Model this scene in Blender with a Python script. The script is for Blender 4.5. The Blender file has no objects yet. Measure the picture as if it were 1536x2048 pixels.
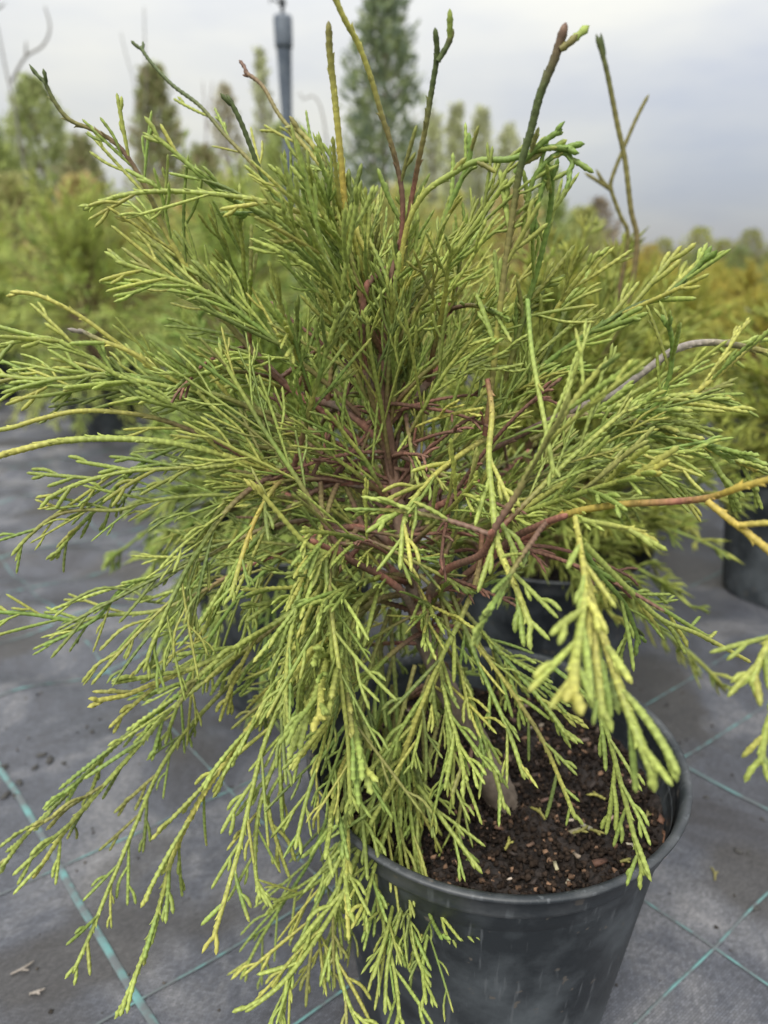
import bpy, math, random
import numpy as np
from mathutils import Vector

# ------------------------------------------------------------------ scene, camera, light
scene = bpy.context.scene
COL = scene.collection
rnd = random.Random(7)
rng = np.random.default_rng(7)

F = 1420.0                       # focal length in photo pixels (1536 x 2048)
PITCH = math.atan(519 / 1420)
CZ = 0.49
cam_d = bpy.data.cameras.new('camera')
cam = bpy.data.objects.new('camera', cam_d)
COL.objects.link(cam)
cam.location = (0, 0, CZ)
cam.rotation_euler = (math.pi / 2 - PITCH, 0, 0)
cam_d.sensor_fit = 'VERTICAL'
cam_d.sensor_height = 36
cam_d.sensor_width = 27
cam_d.lens = F / 2048 * 36
cam_d.clip_start = 0.01
cam_d.clip_end = 2000
cam_d.dof.use_dof = True
cam_d.dof.focus_distance = 0.335
cam_d.dof.aperture_fstop = 6.6
scene.camera = cam

SUN_EL, SUN_AZ = math.radians(52), math.radians(205)   # azimuth clockwise from +Y
world = bpy.data.worlds.new('World')
scene.world = world
world.use_nodes = True
nt = world.node_tree
for n in list(nt.nodes):
    nt.nodes.remove(n)
def wn(t, **kw):
    n = nt.nodes.new(t)
    for k, v in kw.items():
        setattr(n, k, v)
    return n
out = wn('ShaderNodeOutputWorld')
bg = wn('ShaderNodeBackground')
sky = wn('ShaderNodeTexSky', sky_type='NISHITA', sun_disc=False, sun_elevation=SUN_EL, sun_rotation=SUN_AZ)
tc = wn('ShaderNodeTexCoord')
mp = wn('ShaderNodeMapping')
mp.inputs['Scale'].default_value = (1.0, 1.0, 3.2)
mp.inputs['Location'].default_value = (0.25, 0.1, 0.35)
nz = wn('ShaderNodeTexNoise')
nz.inputs['Scale'].default_value = 2.1
nz.inputs['Detail'].default_value = 5
nz.inputs['Roughness'].default_value = 0.5
ramp = wn('ShaderNodeValToRGB')
ramp.color_ramp.elements[0].position = 0.33
ramp.color_ramp.elements[0].color = (5.3, 5.6, 6.4, 1)      # blue-grey cloud base
ramp.color_ramp.elements[1].position = 0.66
ramp.color_ramp.elements[1].color = (8.2, 8.05, 7.3, 1)      # bright cloud
# overcast sky: zenith brighter than the horizon (1 + 2 sin h) / 3
sep = wn('ShaderNodeSeparateXYZ')
cl = wn('ShaderNodeClamp')
ma = wn('ShaderNodeMath', operation='MULTIPLY_ADD')
ma.inputs[1].default_value = 2.0
ma.inputs[2].default_value = 0.56
mul = wn('ShaderNodeVectorMath', operation='SCALE')
mix = wn('ShaderNodeMix', data_type='RGBA')
mix.inputs[0].default_value = 0.88                           # cloud cover
nt.links.new(tc.outputs['Generated'], mp.inputs['Vector'])
nt.links.new(mp.outputs[0], nz.inputs['Vector'])
nt.links.new(nz.outputs['Fac'], ramp.inputs[0])
nt.links.new(tc.outputs['Generated'], sep.inputs[0])
nt.links.new(sep.outputs[2], cl.inputs[0])
nt.links.new(cl.outputs[0], ma.inputs[0])
nt.links.new(ramp.outputs[0], mul.inputs[0])
nt.links.new(ma.outputs[0], mul.inputs['Scale'])
nt.links.new(sky.outputs[0], mix.inputs[6])
nt.links.new(mul.outputs[0], mix.inputs[7])
nt.links.new(mix.outputs[2], bg.inputs[0])
bg.inputs[1].default_value = 0.055
nt.links.new(bg.outputs[0], out.inputs[0])

sun_d = bpy.data.lights.new('sun', 'SUN')
sun_d.energy = 1.5
sun_d.angle = math.radians(22)
sun_d.color = (1.0, 0.96, 0.88)
sun = bpy.data.objects.new('sun', sun_d)
COL.objects.link(sun)
sd = Vector((math.sin(SUN_AZ) * math.cos(SUN_EL), math.cos(SUN_AZ) * math.cos(SUN_EL), math.sin(SUN_EL)))
sun.rotation_euler = sd.to_track_quat('Z', 'Y').to_euler()
sun.location = (0, 0, 3)

scene.view_settings.view_transform = 'Standard'
scene.view_settings.look = 'None'
scene.view_settings.exposure = 1.17
scene.view_settings.gamma = 1.0
scene.view_settings.use_curve_mapping = False
scene.cycles.max_bounces = 6
scene.cycles.diffuse_bounces = 3
scene.cycles.transparent_max_bounces = 4

# ------------------------------------------------------------------ picture -> place
fwd = np.array([0, math.cos(PITCH), -math.sin(PITCH)])
upv = np.array([0, math.sin(PITCH), math.cos(PITCH)])
right = np.array([1.0, 0, 0])
cpos = np.array([0, 0, CZ])
def ray(px, py):
    return fwd + (px - 768) / F * right + (1024 - py) / F * upv
def at(px, py, Y):
    v = ray(px, py)
    return cpos + v * (Y / v[1])
def on_ground(px, py, z=0.0):
    v = ray(px, py)
    return cpos + v * ((z - CZ) / v[2])

# ------------------------------------------------------------------ helpers
def tag(o, label=None, cat=None, group=None, kind=None):
    if label: o['label'] = label
    if cat: o['category'] = cat
    if group: o['group'] = group
    if kind: o['kind'] = kind
    return o
def empty(name, loc=(0, 0, 0)):
    o = bpy.data.objects.new(name, None)
    o.empty_display_size = 0.05
    COL.objects.link(o)
    o.location = loc
    return o
def link(name, me, parent=None, loc=None):
    o = bpy.data.objects.new(name, me)
    COL.objects.link(o)
    if parent is not None:
        o.parent = parent
    if loc is not None:
        o.location = loc
    return o

class Buf:
    """collects quads (with a colour per vertex) for one mesh"""
    def __init__(s):
        s.v, s.f, s.c, s.n = [], [], [], 0
    def add(s, v, f, c):
        v = np.asarray(v, float).reshape(-1, 3)
        s.v.append(v)
        s.f.append(np.asarray(f, int).reshape(-1, 4) + s.n)
        c = np.asarray(c, float)
        if c.ndim == 1:
            c = np.tile(c, (len(v), 1))
        s.c.append(c)
        s.n += len(v)
    def mesh(s, name, mat, smooth=True, origin=None):
        me = bpy.data.meshes.new(name)
        v = np.concatenate(s.v) if s.v else np.zeros((0, 3))
        if origin is not None:
            v = v - np.asarray(origin)
        f = np.concatenate(s.f) if s.f else np.zeros((0, 4), int)
        c = np.concatenate(s.c) if s.c else np.zeros((0, 3))
        me.vertices.add(len(v))
        me.vertices.foreach_set('co', v.astype(np.float32).ravel())
        me.loops.add(f.size)
        me.loops.foreach_set('vertex_index', f.astype(np.int32).ravel())
        me.polygons.add(len(f))
        me.polygons.foreach_set('loop_start', np.arange(0, f.size, 4, dtype=np.int32))
        me.update(calc_edges=True)
        if smooth:
            me.polygons.foreach_set('use_smooth', np.ones(len(f), bool))
        a = me.color_attributes.new('tint', 'FLOAT_COLOR', 'POINT')
        a.data.foreach_set('color', np.c_[c, np.ones(len(c))].astype(np.float32).ravel())
        me.materials.append(mat)
        return me

def unit(v):
    return v / (np.linalg.norm(v) + 1e-12)

def smooth_path(P, n):
    """Catmull-Rom through the control points, n samples evenly spaced"""
    P = np.asarray(P, float)
    if len(P) == 2:
        t = np.linspace(0, 1, n)[:, None]
        return P[0] * (1 - t) + P[1] * t
    Q = np.vstack([2 * P[0] - P[1], P, 2 * P[-1] - P[-2]])
    k = len(P) - 1
    t = np.linspace(0, k, max(n * 2, 24))
    i = np.minimum(t.astype(int), k - 1)
    u = (t - i)[:, None]
    a, b, c, d = Q[i], Q[i + 1], Q[i + 2], Q[i + 3]
    S = .5 * (2 * b + (c - a) * u + (2 * a - 5 * b + 4 * c - d) * u ** 2 + (3 * b - a - 3 * c + d) * u ** 3)
    L = np.r_[0, np.cumsum(np.linalg.norm(np.diff(S, axis=0), axis=1))]
    s = np.linspace(0, L[-1], n)
    return np.stack([np.interp(s, L, S[:, j]) for j in range(3)], 1)

def path_len(P):
    return float(np.linalg.norm(np.diff(np.asarray(P), axis=0), axis=1).sum())

TH = {k: np.arange(k) * 2 * math.pi / k for k in (3, 4, 5, 6, 8, 10)}
def cord(buf, P, r, col, side=None, step=.0015, K=6, scale=.48, period=None, flat=1.0, tip=True):
    """a twig clad in overlapping scale leaves: P control points base->tip; r (base, tip);
    col (n,3) colour stops base->tip; scale = how far the scale leaves stand out"""
    L = path_len(P)
    if period is None:
        n = max(4, int(L / step) + 1)
        S = smooth_path(P, n)
        m = len(S)
        ph = np.arange(m) % 2
        sa = np.where(ph == 0, 1.0, 0.0)
        sb = 1 - sa
    else:                                       # finer saw-tooth scales for the near twigs
        n = max(6, int(L / period) * 4 + 1)
        S = smooth_path(P, n)
        m = len(S)
        scale *= .62
        saw = np.array([.15, .55, 1.0, .0])
        sa = saw[np.arange(m) % 4]
        sb = saw[(np.arange(m) + 2) % 4]
    T = np.gradient(S, axis=0)
    T /= np.linalg.norm(T, axis=1)[:, None] + 1e-12
    if side is None:
        side = rng.normal(size=3)
    A = side - T * (T @ side)[:, None]
    A /= np.linalg.norm(A, axis=1)[:, None] + 1e-9
    B = np.cross(T, A)
    t = np.linspace(0, 1, m)
    rr = np.interp(t, np.linspace(0, 1, len(r)), r)
    if tip:
        e = np.clip((1 - t) * L / (2.2 * rr[-1]), 0, 1)
        rr = rr * np.sqrt(np.clip(1 - (1 - e) ** 2, .02, 1))
    th = TH[K]
    ca, sn = np.cos(th), np.sin(th)
    mod = 1 - scale * .6 + scale * 1.5 * (ca[None] ** 2 * sa[:, None] + sn[None] ** 2 * sb[:, None])
    R = rr[:, None] * mod
    V = S[:, None, :] + A[:, None, :] * (R * ca[None])[..., None] + B[:, None, :] * (R * flat * sn[None])[..., None]
    col = np.asarray(col, float)
    if col.ndim == 1:
        col = col[None]
    C = np.stack([np.interp(t, np.linspace(0, 1, len(col)), col[:, j]) for j in range(3)], 1)
    C = C * (1 + .30 * (sa - .5))[:, None] * (1 + rng.normal(0, .05, m))[:, None]
    C = np.repeat(C, K, axis=0)
    i = np.arange(m - 1)[:, None] * K
    j = np.arange(K)[None]
    j2 = (j + 1) % K
    f = np.stack([i + j, i + j2, i + K + j2, i + K + j], -1).reshape(-1, 4)
    buf.add(V.reshape(-1, 3), f, np.clip(C, 0.004, 1))
    return S

def lathe(buf, prof, seg, col, noise=0):
    prof = np.asarray(prof, float)
    a = np.arange(seg) * 2 * math.pi / seg
    V = np.stack([prof[:, 0][:, None] * np.cos(a), prof[:, 0][:, None] * np.sin(a), np.repeat(prof[:, 1][:, None], seg, 1)], -1)
    i = np.arange(len(prof) - 1)[:, None] * seg
    j = np.arange(seg)[None]
    j2 = (j + 1) % seg
    f = np.stack([i + j, i + j2, i + seg + j2, i + seg + j], -1).reshape(-1, 4)
    buf.add(V.reshape(-1, 3), f, col)

# ------------------------------------------------------------------ materials
def mat_new(name):
    m = bpy.data.materials.new(name)
    m.use_nodes = True
    return m, m.node_tree.nodes, m.node_tree.links, m.node_tree.nodes['Principled BSDF']

def foliage_mat(name, rough=.48, spec=.35, obj_tint=False, nscale=220, transl=.3):
    m, N, Lk, p = mat_new(name)
    at_ = N.new('ShaderNodeAttribute'); at_.attribute_name = 'tint'
    tcn = N.new('ShaderNodeTexCoord')
    ns = N.new('ShaderNodeTexNoise'); ns.inputs['Scale'].default_value = nscale; ns.inputs['Detail'].default_value = 3
    Lk.new(tcn.outputs['Object'], ns.inputs['Vector'])
    mr = N.new('ShaderNodeMapRange'); mr.inputs[3].default_value = .72; mr.inputs[4].default_value = 1.28
    Lk.new(ns.outputs['Fac'], mr.inputs[0])
    sc = N.new('ShaderNodeVectorMath'); sc.operation = 'SCALE'
    Lk.new(at_.outputs['Color'], sc.inputs[0]); Lk.new(mr.outputs[0], sc.inputs['Scale'])
    o = sc.outputs[0]
    if obj_tint:
        oi = N.new('ShaderNodeObjectInfo')
        mu = N.new('ShaderNodeVectorMath'); mu.operation = 'MULTIPLY'
        Lk.new(o, mu.inputs[0]); Lk.new(oi.outputs['Color'], mu.inputs[1]); o = mu.outputs[0]
    Lk.new(o, p.inputs['Base Color'])
    p.inputs['Roughness'].default_value = rough
    p.inputs['Specular IOR Level'].default_value = spec
    if transl > 0:
        tr = N.new('ShaderNodeBsdfTranslucent')
        mx = N.new('ShaderNodeMixShader'); mx.inputs[0].default_value = transl
        Lk.new(o, tr.inputs['Color'])
        Lk.new(p.outputs[0], mx.inputs[1]); Lk.new(tr.outputs[0], mx.inputs[2])
        Lk.new(mx.outputs[0], N['Material Output'].inputs['Surface'])
    return m

M_FOL = foliage_mat('scale_foliage')
M_FAR = foliage_mat('neighbour_foliage', obj_tint=True, nscale=60, transl=.45)
M_BARK = foliage_mat('bark', rough=.85, spec=.15, nscale=500, transl=0)

def plastic_mat(name, base, dusty, rough=.42, scale=16):
    m, N, Lk, p = mat_new(name)
    tcn = N.new('ShaderNodeTexCoord')
    n1 = N.new('ShaderNodeTexNoise'); n1.inputs['Scale'].default_value = scale; n1.inputs['Detail'].default_value = 7; n1.inputs['Roughness'].default_value = .62
    n2 = N.new('ShaderNodeTexNoise'); n2.inputs['Scale'].default_value = 160; n2.inputs['Detail'].default_value = 4
    Lk.new(tcn.outputs['Object'], n1.inputs['Vector']); Lk.new(tcn.outputs['Object'], n2.inputs['Vector'])
    cr = N.new('ShaderNodeValToRGB')
    cr.color_ramp.elements[0].position = .43; cr.color_ramp.elements[0].color = (*base, 1)
    cr.color_ramp.elements[1].position = .64; cr.color_ramp.elements[1].color = (*dusty, 1)
    Lk.new(n1.outputs['Fac'], cr.inputs[0])
    n4 = N.new('ShaderNodeTexNoise'); n4.inputs['Scale'].default_value = 110; n4.inputs['Detail'].default_value = 2
    Lk.new(tcn.outputs['Object'], n4.inputs['Vector'])
    c4 = N.new('ShaderNodeValToRGB')
    c4.color_ramp.elements[0].position = .67; c4.color_ramp.elements[0].color = (0, 0, 0, 1)
    c4.color_ramp.elements[1].position = .71; c4.color_ramp.elements[1].color = (.8, .8, .8, 1)
    Lk.new(n4.outputs['Fac'], c4.inputs[0])
    mp5 = N.new('ShaderNodeMapping'); mp5.inputs['Scale'].default_value = (1, 1, .06); mp5.inputs['Rotation'].default_value = (0.12, 0.1, 0)
    n5 = N.new('ShaderNodeTexNoise'); n5.inputs['Scale'].default_value = 260; n5.inputs['Detail'].default_value = 2
    Lk.new(tcn.outputs['Object'], mp5.inputs['Vector']); Lk.new(mp5.outputs[0], n5.inputs['Vector'])
    c5 = N.new('ShaderNodeValToRGB')
    c5.color_ramp.elements[0].position = .62; c5.color_ramp.elements[0].color = (0, 0, 0, 1)
    c5.color_ramp.elements[1].position = .72; c5.color_ramp.elements[1].color = (.6, .6, .6, 1)
    Lk.new(n5.outputs['Fac'], c5.inputs[0])
    x4 = N.new('ShaderNodeMix'); x4.data_type = 'RGBA'; x4.inputs[7].default_value = (.11, .095, .08, 1)
    Lk.new(c4.outputs[0], x4.inputs[0]); Lk.new(cr.outputs[0], x4.inputs[6])
    x5 = N.new('ShaderNodeMix'); x5.data_type = 'RGBA'; x5.inputs[7].default_value = (.11, .12, .13, 1)
    Lk.new(c5.outputs[0], x5.inputs[0]); Lk.new(x4.outputs[2], x5.inputs[6])
    Lk.new(x5.outputs[2], p.inputs['Base Color'])
    mr = N.new('ShaderNodeMapRange'); mr.inputs[3].default_value = rough - .08; mr.inputs[4].default_value = rough + .3
    Lk.new(n1.outputs['Fac'], mr.inputs[0]); Lk.new(mr.outputs[0], p.inputs['Roughness'])
    bp = N.new('ShaderNodeBump'); bp.inputs['Strength'].default_value = .12; bp.inputs['Distance'].default_value = .001
    Lk.new(n2.outputs['Fac'], bp.inputs['Height']); Lk.new(bp.outputs[0], p.inputs['Normal'])
    return m
M_POT = plastic_mat('black_plastic', (.014, .018, .022), (.080, .092, .102))
M_RIM = plastic_mat('black_plastic_rim', (.022, .027, .032), (.085, .09, .095), rough=.4, scale=26)
M_POLE = plastic_mat('grey_plastic', (.07, .09, .12), (.14, .165, .20), rough=.4, scale=9)

def soil_mat():
    m, N, Lk, p = mat_new('potting_soil')
    tcn = N.new('ShaderNodeTexCoord')
    n1 = N.new('ShaderNodeTexNoise'); n1.inputs['Scale'].default_value = 190; n1.inputs['Detail'].default_value = 6; n1.inputs['Roughness'].default_value = .7
    n2 = N.new('ShaderNodeTexVoronoi'); n2.inputs['Scale'].default_value = 240
    Lk.new(tcn.outputs['Object'], n1.inputs['Vector']); Lk.new(tcn.outputs['Object'], n2.inputs['Vector'])
    cr = N.new('ShaderNodeValToRGB')
    cr.color_ramp.elements[0].position = .35; cr.color_ramp.elements[0].color = (.010, .007, .006, 1)
    cr.color_ramp.elements[1].position = .75; cr.color_ramp.elements[1].color = (.036, .023, .017, 1)
    Lk.new(n1.outputs['Fac'], cr.inputs[0]); Lk.new(cr.outputs[0], p.inputs['Base Color'])
    p.inputs['Roughness'].default_value = .8
    bp = N.new('ShaderNodeBump'); bp.inputs['Strength'].default_value = .9; bp.inputs['Distance'].default_value = .003
    Lk.new(n2.outputs['Distance'], bp.inputs['Height']); Lk.new(bp.outputs[0], p.inputs['Normal'])
    return m
M_SOIL = soil_mat()

def chip_mat():
    m, N, Lk, p = mat_new('chips')
    oi = N.new('ShaderNodeObjectInfo')
    tcn = N.new('ShaderNodeTexCoord')
    n1 = N.new('ShaderNodeTexNoise'); n1.inputs['Scale'].default_value = 400; n1.inputs['Detail'].default_value = 4
    Lk.new(tcn.outputs['Object'], n1.inputs['Vector'])
    mr = N.new('ShaderNodeMapRange'); mr.inputs[3].default_value = .5; mr.inputs[4].default_value = 1.5
    Lk.new(n1.outputs['Fac'], mr.inputs[0])
    sc = N.new('ShaderNodeVectorMath'); sc.operation = 'SCALE'
    Lk.new(oi.outputs['Color'], sc.inputs[0]); Lk.new(mr.outputs[0], sc.inputs['Scale'])
    Lk.new(sc.outputs[0], p.inputs['Base Color'])
    p.inputs['Roughness'].default_value = .75
    return m
M_CHIP = chip_mat()

def mat_cloth():
    m, N, Lk, p = mat_new('woven_ground_cover')
    tcn = N.new('ShaderNodeTexCoord')
    mp_ = N.new('ShaderNodeMapping'); mp_.inputs['Rotation'].default_value = (0, 0, math.radians(-36))
    Lk.new(tcn.outputs['Object'], mp_.inputs['Vector'])
    br = N.new('ShaderNodeTexBrick')
    br.inputs['Scale'].default_value = 1.0
    br.inputs['Brick Width'].default_value = .0034
    br.inputs['Row Height'].default_value = .0017
    br.inputs['Mortar Size'].default_value = .00022
    br.inputs['Mortar Smooth'].default_value = .6
    br.inputs['Color1'].default_value = (.78, .78, .78, 1)
    br.inputs['Color2'].default_value = (1.25, 1.25, 1.25, 1)
    br.inputs['Mortar'].default_value = (.38, .38, .38, 1)
    Lk.new(mp_.outputs[0], br.inputs['Vector'])
    n1 = N.new('ShaderNodeTexNoise'); n1.inputs['Scale'].default_value = 7; n1.inputs['Detail'].default_value = 9; n1.inputs['Roughness'].default_value = .66; n1.inputs['Distortion'].default_value = .6
    Lk.new(tcn.outputs['Object'], n1.inputs['Vector'])
    cr = N.new('ShaderNodeValToRGB')
    e = cr.color_ramp.elements
    e[0].position = .34; e[0].color = (.044, .043, .048, 1)
    e[1].position = .66; e[1].color = (.185, .183, .190, 1)
    k = e.new(.50); k.color = (.080, .085, .102, 1)
    Lk.new(n1.outputs['Fac'], cr.inputs[0])
    n2 = N.new('ShaderNodeTexNoise'); n2.inputs['Scale'].default_value = 420; n2.inputs['Detail'].default_value = 3
    Lk.new(tcn.outputs['Object'], n2.inputs['Vector'])
    mr = N.new('ShaderNodeMapRange'); mr.inputs[3].default_value = .6; mr.inputs[4].default_value = 1.4
    Lk.new(n2.outputs['Fac'], mr.inputs[0])
    # brown dried-mud stains
    n3 = N.new('ShaderNodeTexNoise'); n3.inputs['Scale'].default_value = 6; n3.inputs['Detail'].default_value = 5
    mp3 = N.new('ShaderNodeMapping'); mp3.inputs['Location'].default_value = (3.1, 1.7, 0)
    Lk.new(tcn.outputs['Object'], mp3.inputs['Vector']); Lk.new(mp3.outputs[0], n3.inputs['Vector'])
    cr3 = N.new('ShaderNodeValToRGB')
    cr3.color_ramp.elements[0].position = .53; cr3.color_ramp.elements[0].color = (0, 0, 0, 1)
    cr3.color_ramp.elements[1].position = .62; cr3.color_ramp.elements[1].color = (.78, .78, .78, 1)
    Lk.new(n3.outputs['Fac'], cr3.inputs[0])
    mx = N.new('ShaderNodeMix'); mx.data_type = 'RGBA'
    mx.inputs[7].default_value = (.050, .046, .043, 1)
    Lk.new(cr3.outputs[0], mx.inputs[0]); Lk.new(cr.outputs[0], mx.inputs[6])
    s1 = N.new('ShaderNodeVectorMath'); s1.operation = 'MULTIPLY'
    Lk.new(mx.outputs[2], s1.inputs[0]); Lk.new(br.outputs['Color'], s1.inputs[1])
    s2 = N.new('ShaderNodeVectorMath'); s2.operation = 'SCALE'
    Lk.new(s1.outputs[0], s2.inputs[0]); Lk.new(mr.outputs[0], s2.inputs['Scale'])
    Lk.new(s2.outputs[0], p.inputs['Base Color'])
    p.inputs['Roughness'].default_value = .5
    p.inputs['Specular IOR Level'].default_value = .5
    bp = N.new('ShaderNodeBump'); bp.inputs['Strength'].default_value = .5; bp.inputs['Distance'].default_value = .0006
    Lk.new(br.outputs['Fac'], bp.inputs['Height']); bp.invert = True
    Lk.new(bp.outputs[0], p.inputs['Normal'])
    return m
M_CLOTH = mat_cloth()

def thread_mat():
    m, N, Lk, p = mat_new('teal_thread')
    tcn = N.new('ShaderNodeTexCoord')
    n1 = N.new('ShaderNodeTexNoise'); n1.inputs['Scale'].default_value = 60; n1.inputs['Detail'].default_value = 5
    Lk.new(tcn.outputs['Object'], n1.inputs['Vector'])
    cr = N.new('ShaderNodeValToRGB')
    cr.color_ramp.elements[0].position = .44; cr.color_ramp.elements[0].color = (.10, .115, .12, 1)
    cr.color_ramp.elements[1].position = .64; cr.color_ramp.elements[1].color = (.11, .25, .245, 1)
    Lk.new(n1.outputs['Fac'], cr.inputs[0]); Lk.new(cr.outputs[0], p.inputs['Base Color'])
    p.inputs['Roughness'].default_value = .5
    return m
M_THREAD = thread_mat()

def earth_mat():
    m, N, Lk, p = mat_new('earth')
    tcn = N.new('ShaderNodeTexCoord')
    n1 = N.new('ShaderNodeTexNoise'); n1.inputs['Scale'].default_value = .6; n1.inputs['Detail'].default_value = 8
    Lk.new(tcn.outputs['Object'], n1.inputs['Vector'])
    cr = N.new('ShaderNodeValToRGB')
    cr.color_ramp.elements[0].position = .35; cr.color_ramp.elements[0].color = (.05, .06, .025, 1)
    cr.color_ramp.elements[1].position = .7; cr.color_ramp.elements[1].color = (.11, .10, .05, 1)
    Lk.new(n1.outputs['Fac'], cr.inputs[0]); Lk.new(cr.outputs[0], p.inputs['Base Color'])
    p.inputs['Roughness'].default_value = .9
    return m
M_EARTH = earth_mat()

# ------------------------------------------------------------------ ground
def ground_h(x, y):
    x = np.asarray(x, float); y = np.asarray(y, float)
    fade = np.clip((6 - np.hypot(x, y - 1)) / 3, 0, 1)
    # folds in the cloth run roughly left-right on the open strip to the left
    w = np.clip((-x - .12) / .25, 0, 1) * np.clip((y - .5) / .3, 0, 1)
    h = .0065 * np.sin(y * 31 + 5 * np.sin(x * 2.3) + x * 7) * w
    h += .0042 * np.sin(y * 57 - x * 11 + 2 * np.sin(x * 5 + y * 3)) * w
    wr = np.clip((x - .25) / .2, 0, 1) * np.clip((y - .45) / .2, 0, 1)
    h += .0045 * np.sin(y * 24 - x * 15 + 2 * np.sin(x * 6)) * wr
    h += .0016 * np.sin(x * 13 + 1.3) * np.sin(y * 17 + .4)
    return h * fade
g = Buf()
g.add([(-900, -300, -.02), (900, -300, -.02), (900, 1500, -.02), (-900, 1500, -.02)], [(0, 1, 2, 3)], (1, 1, 1))
tag(link('ground', g.mesh('ground', M_EARTH, smooth=False)), kind='structure')
xs = np.r_[np.linspace(-8, -2.05, 40), np.linspace(-2, 2, 321), np.linspace(2.05, 8, 40)]
ys = np.r_[np.linspace(-1.5, .08, 20), np.linspace(.1, 3.0, 331), np.linspace(3.05, 14, 60)]
X, Y = np.meshgrid(xs, ys)
V = np.stack([X, Y, ground_h(X, Y)], -1).reshape(-1, 3)
nx, ny = len(xs), len(ys)
ii = (np.arange(ny - 1)[:, None] * nx + np.arange(nx - 1)[None]).reshape(-1)
g = Buf()
g.add(V, np.stack([ii, ii + 1, ii + nx + 1, ii + nx], -1), (1, 1, 1))
GCLOTH = tag(link('ground_cover_cloth', g.mesh('ground_cover_cloth', M_CLOTH)), kind='structure')

def thread(p0, p1, width, wob=.0007):
    p0, p1 = np.array(p0, float), np.array(p1, float)
    L = np.linalg.norm(p1 - p0)
    n = max(4, int(L / .006))
    t = np.linspace(0, 1, n)
    P = p0[None] * (1 - t)[:, None] + p1[None] * t[:, None]
    d = (p1 - p0) / L
    nn = np.array([-d[1], d[0]])
    P = P + nn[None] * (wob * np.sin(t * L * 23 + p0[0] * 9) + wob * .5 * np.sin(t * L * 61))[:, None]
    A, B = P - nn * width / 2, P + nn * width / 2
    VA = np.c_[A, ground_h(A[:, 0], A[:, 1]) + .0012]
    VM = np.c_[P, ground_h(P[:, 0], P[:, 1]) + .0018]
    VB = np.c_[B, ground_h(B[:, 0], B[:, 1]) + .0012]
    b = Buf()
    i = np.arange(n - 1)
    f = np.concatenate([np.stack([i, i + 1, i + n + 1, i + n], -1), np.stack([i + n, i + n + 1, i + 2 * n + 1, i + 2 * n], -1)])
    f = f[:, ::-1]
    b.add(np.vstack([VA, VM, VB]), f, (1, 1, 1))
    return link('marker_thread', b.mesh('marker_thread', M_THREAD), GCLOTH)
a36 = math.radians(36)
dB, nB = np.array([math.cos(a36), math.sin(a36)]), np.array([-math.sin(a36), math.cos(a36)])
for o in (.169, .304, .381, .535, .83, .98, 1.13, 1.28, 1.58, 1.88):
    thread(nB * o - dB * 1.4, nB * o + dB * 1.8, .0019 if o < .6 else .0035)
dD = np.array([.672, -.740]); nD = np.array([.740, .672])
for o, w in ((.107, .0054), (.262, .0020), (.444, .0018), (.62, .003), (-.08, .003), (-.26, .003)):
    thread(nD * o - dD * 1.6, nD * o + dD * .6, w)

# ------------------------------------------------------------------ pots
def pot_meshes(R=.115, H=.2045):
    b = Buf()
    k = R / .115
    body = [(.0, .004), (.072 * k, .004), (.079 * k, .0), (.0835 * k, .003), (.0845 * k, .008), (.1050 * k, H - .024), (.1066 * k, H - .0180), (.1072 * k, H - .010)]
    inner = [(.1085 * k, H - .006), (.1065 * k, H - .02), (.0985 * k, H - .06), (.0, H - .06)]
    lathe(b, body, 72, (1, 1, 1))
    lathe(b, inner, 72, (1, 1, 1))
    m1 = b.mesh('pot', M_POT)
    b = Buf()
    rim = [(.1062 * k, H - .0185), (.1080 * k, H - .0183), (.1094 * k, H - .0172), (.1097 * k, H - .0150), (.1112 * k, H - .0045), (.1138 * k, H - .0032), (.1150 * k, H - .0013),
           (.1147 * k, H), (.1122 * k, H + .0003), (.1100 * k, H - .0008), (.1085 * k, H - .0070)]
    lathe(b, rim, 96, (1, 1, 1))
    m2 = b.mesh('rim', M_RIM)
    return m1, m2
POT, RIM = pot_meshes()
def soil_mesh(R, z, seed, res=90):
    r = np.random.default_rng(seed)
    a = np.linspace(0, 2 * math.pi, 110, endpoint=False)
    rad = np.linspace(0, 1, 50) ** .8 * R
    A, Q = np.meshgrid(a, rad)
    xx, yy = Q * np.cos(A), Q * np.sin(A)
    h = .0025 * np.sin(xx * 70 + seed) * np.sin(yy * 83 + 1) + .0016 * np.sin(xx * 210 + yy * 130) + r.normal(0, .0011, xx.shape)
    h += .004 * (Q / R) ** 2 - .002
    Vv = np.stack([xx, yy, z + h], -1).reshape(-1, 3)
    b = Buf()
    i = np.arange(49)[:, None] * 110
    j = np.arange(110)[None]
    j2 = (j + 1) % 110
    b.add(Vv, np.stack([i + j, i + 110 + j, i + 110 + j2, i + j2], -1).reshape(-1, 4), (1, 1, 1))
    return b.mesh('soil', M_SOIL, smooth=False)
SOIL_Z = .2045 - .034
SOIL_A = soil_mesh(.1035, SOIL_Z, 3)

def chip_mesh(seed, sx, sy, sz):
    r = np.random.default_rng(seed)
    v = np.array([(x, y, z) for z in (-1, 1) for y in (-1, 1) for x in (-1, 0, 1)], float)
    v += r.normal(0, .22, v.shape)
    v[[0, 2, 3, 5]] *= .8
    v *= np.array([sx, sy, sz]) / 2
    f = [(0, 3, 4, 1), (1, 4, 5, 2), (6, 7, 10, 9), (7, 8, 11, 10), (0, 1, 7, 6), (1, 2, 8, 7), (3, 9, 10, 4), (4, 10, 11, 5), (0, 6, 9, 3), (2, 5, 11, 8)]
    b = Buf()
    b.add(v, f, (1, 1, 1))
    return b.mesh('bark_chip', M_CHIP, smooth=False)
CHIPS = [chip_mesh(i, 1, rnd.uniform(.3, .8), rnd.uniform(.25, .5)) for i in range(10)]

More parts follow.
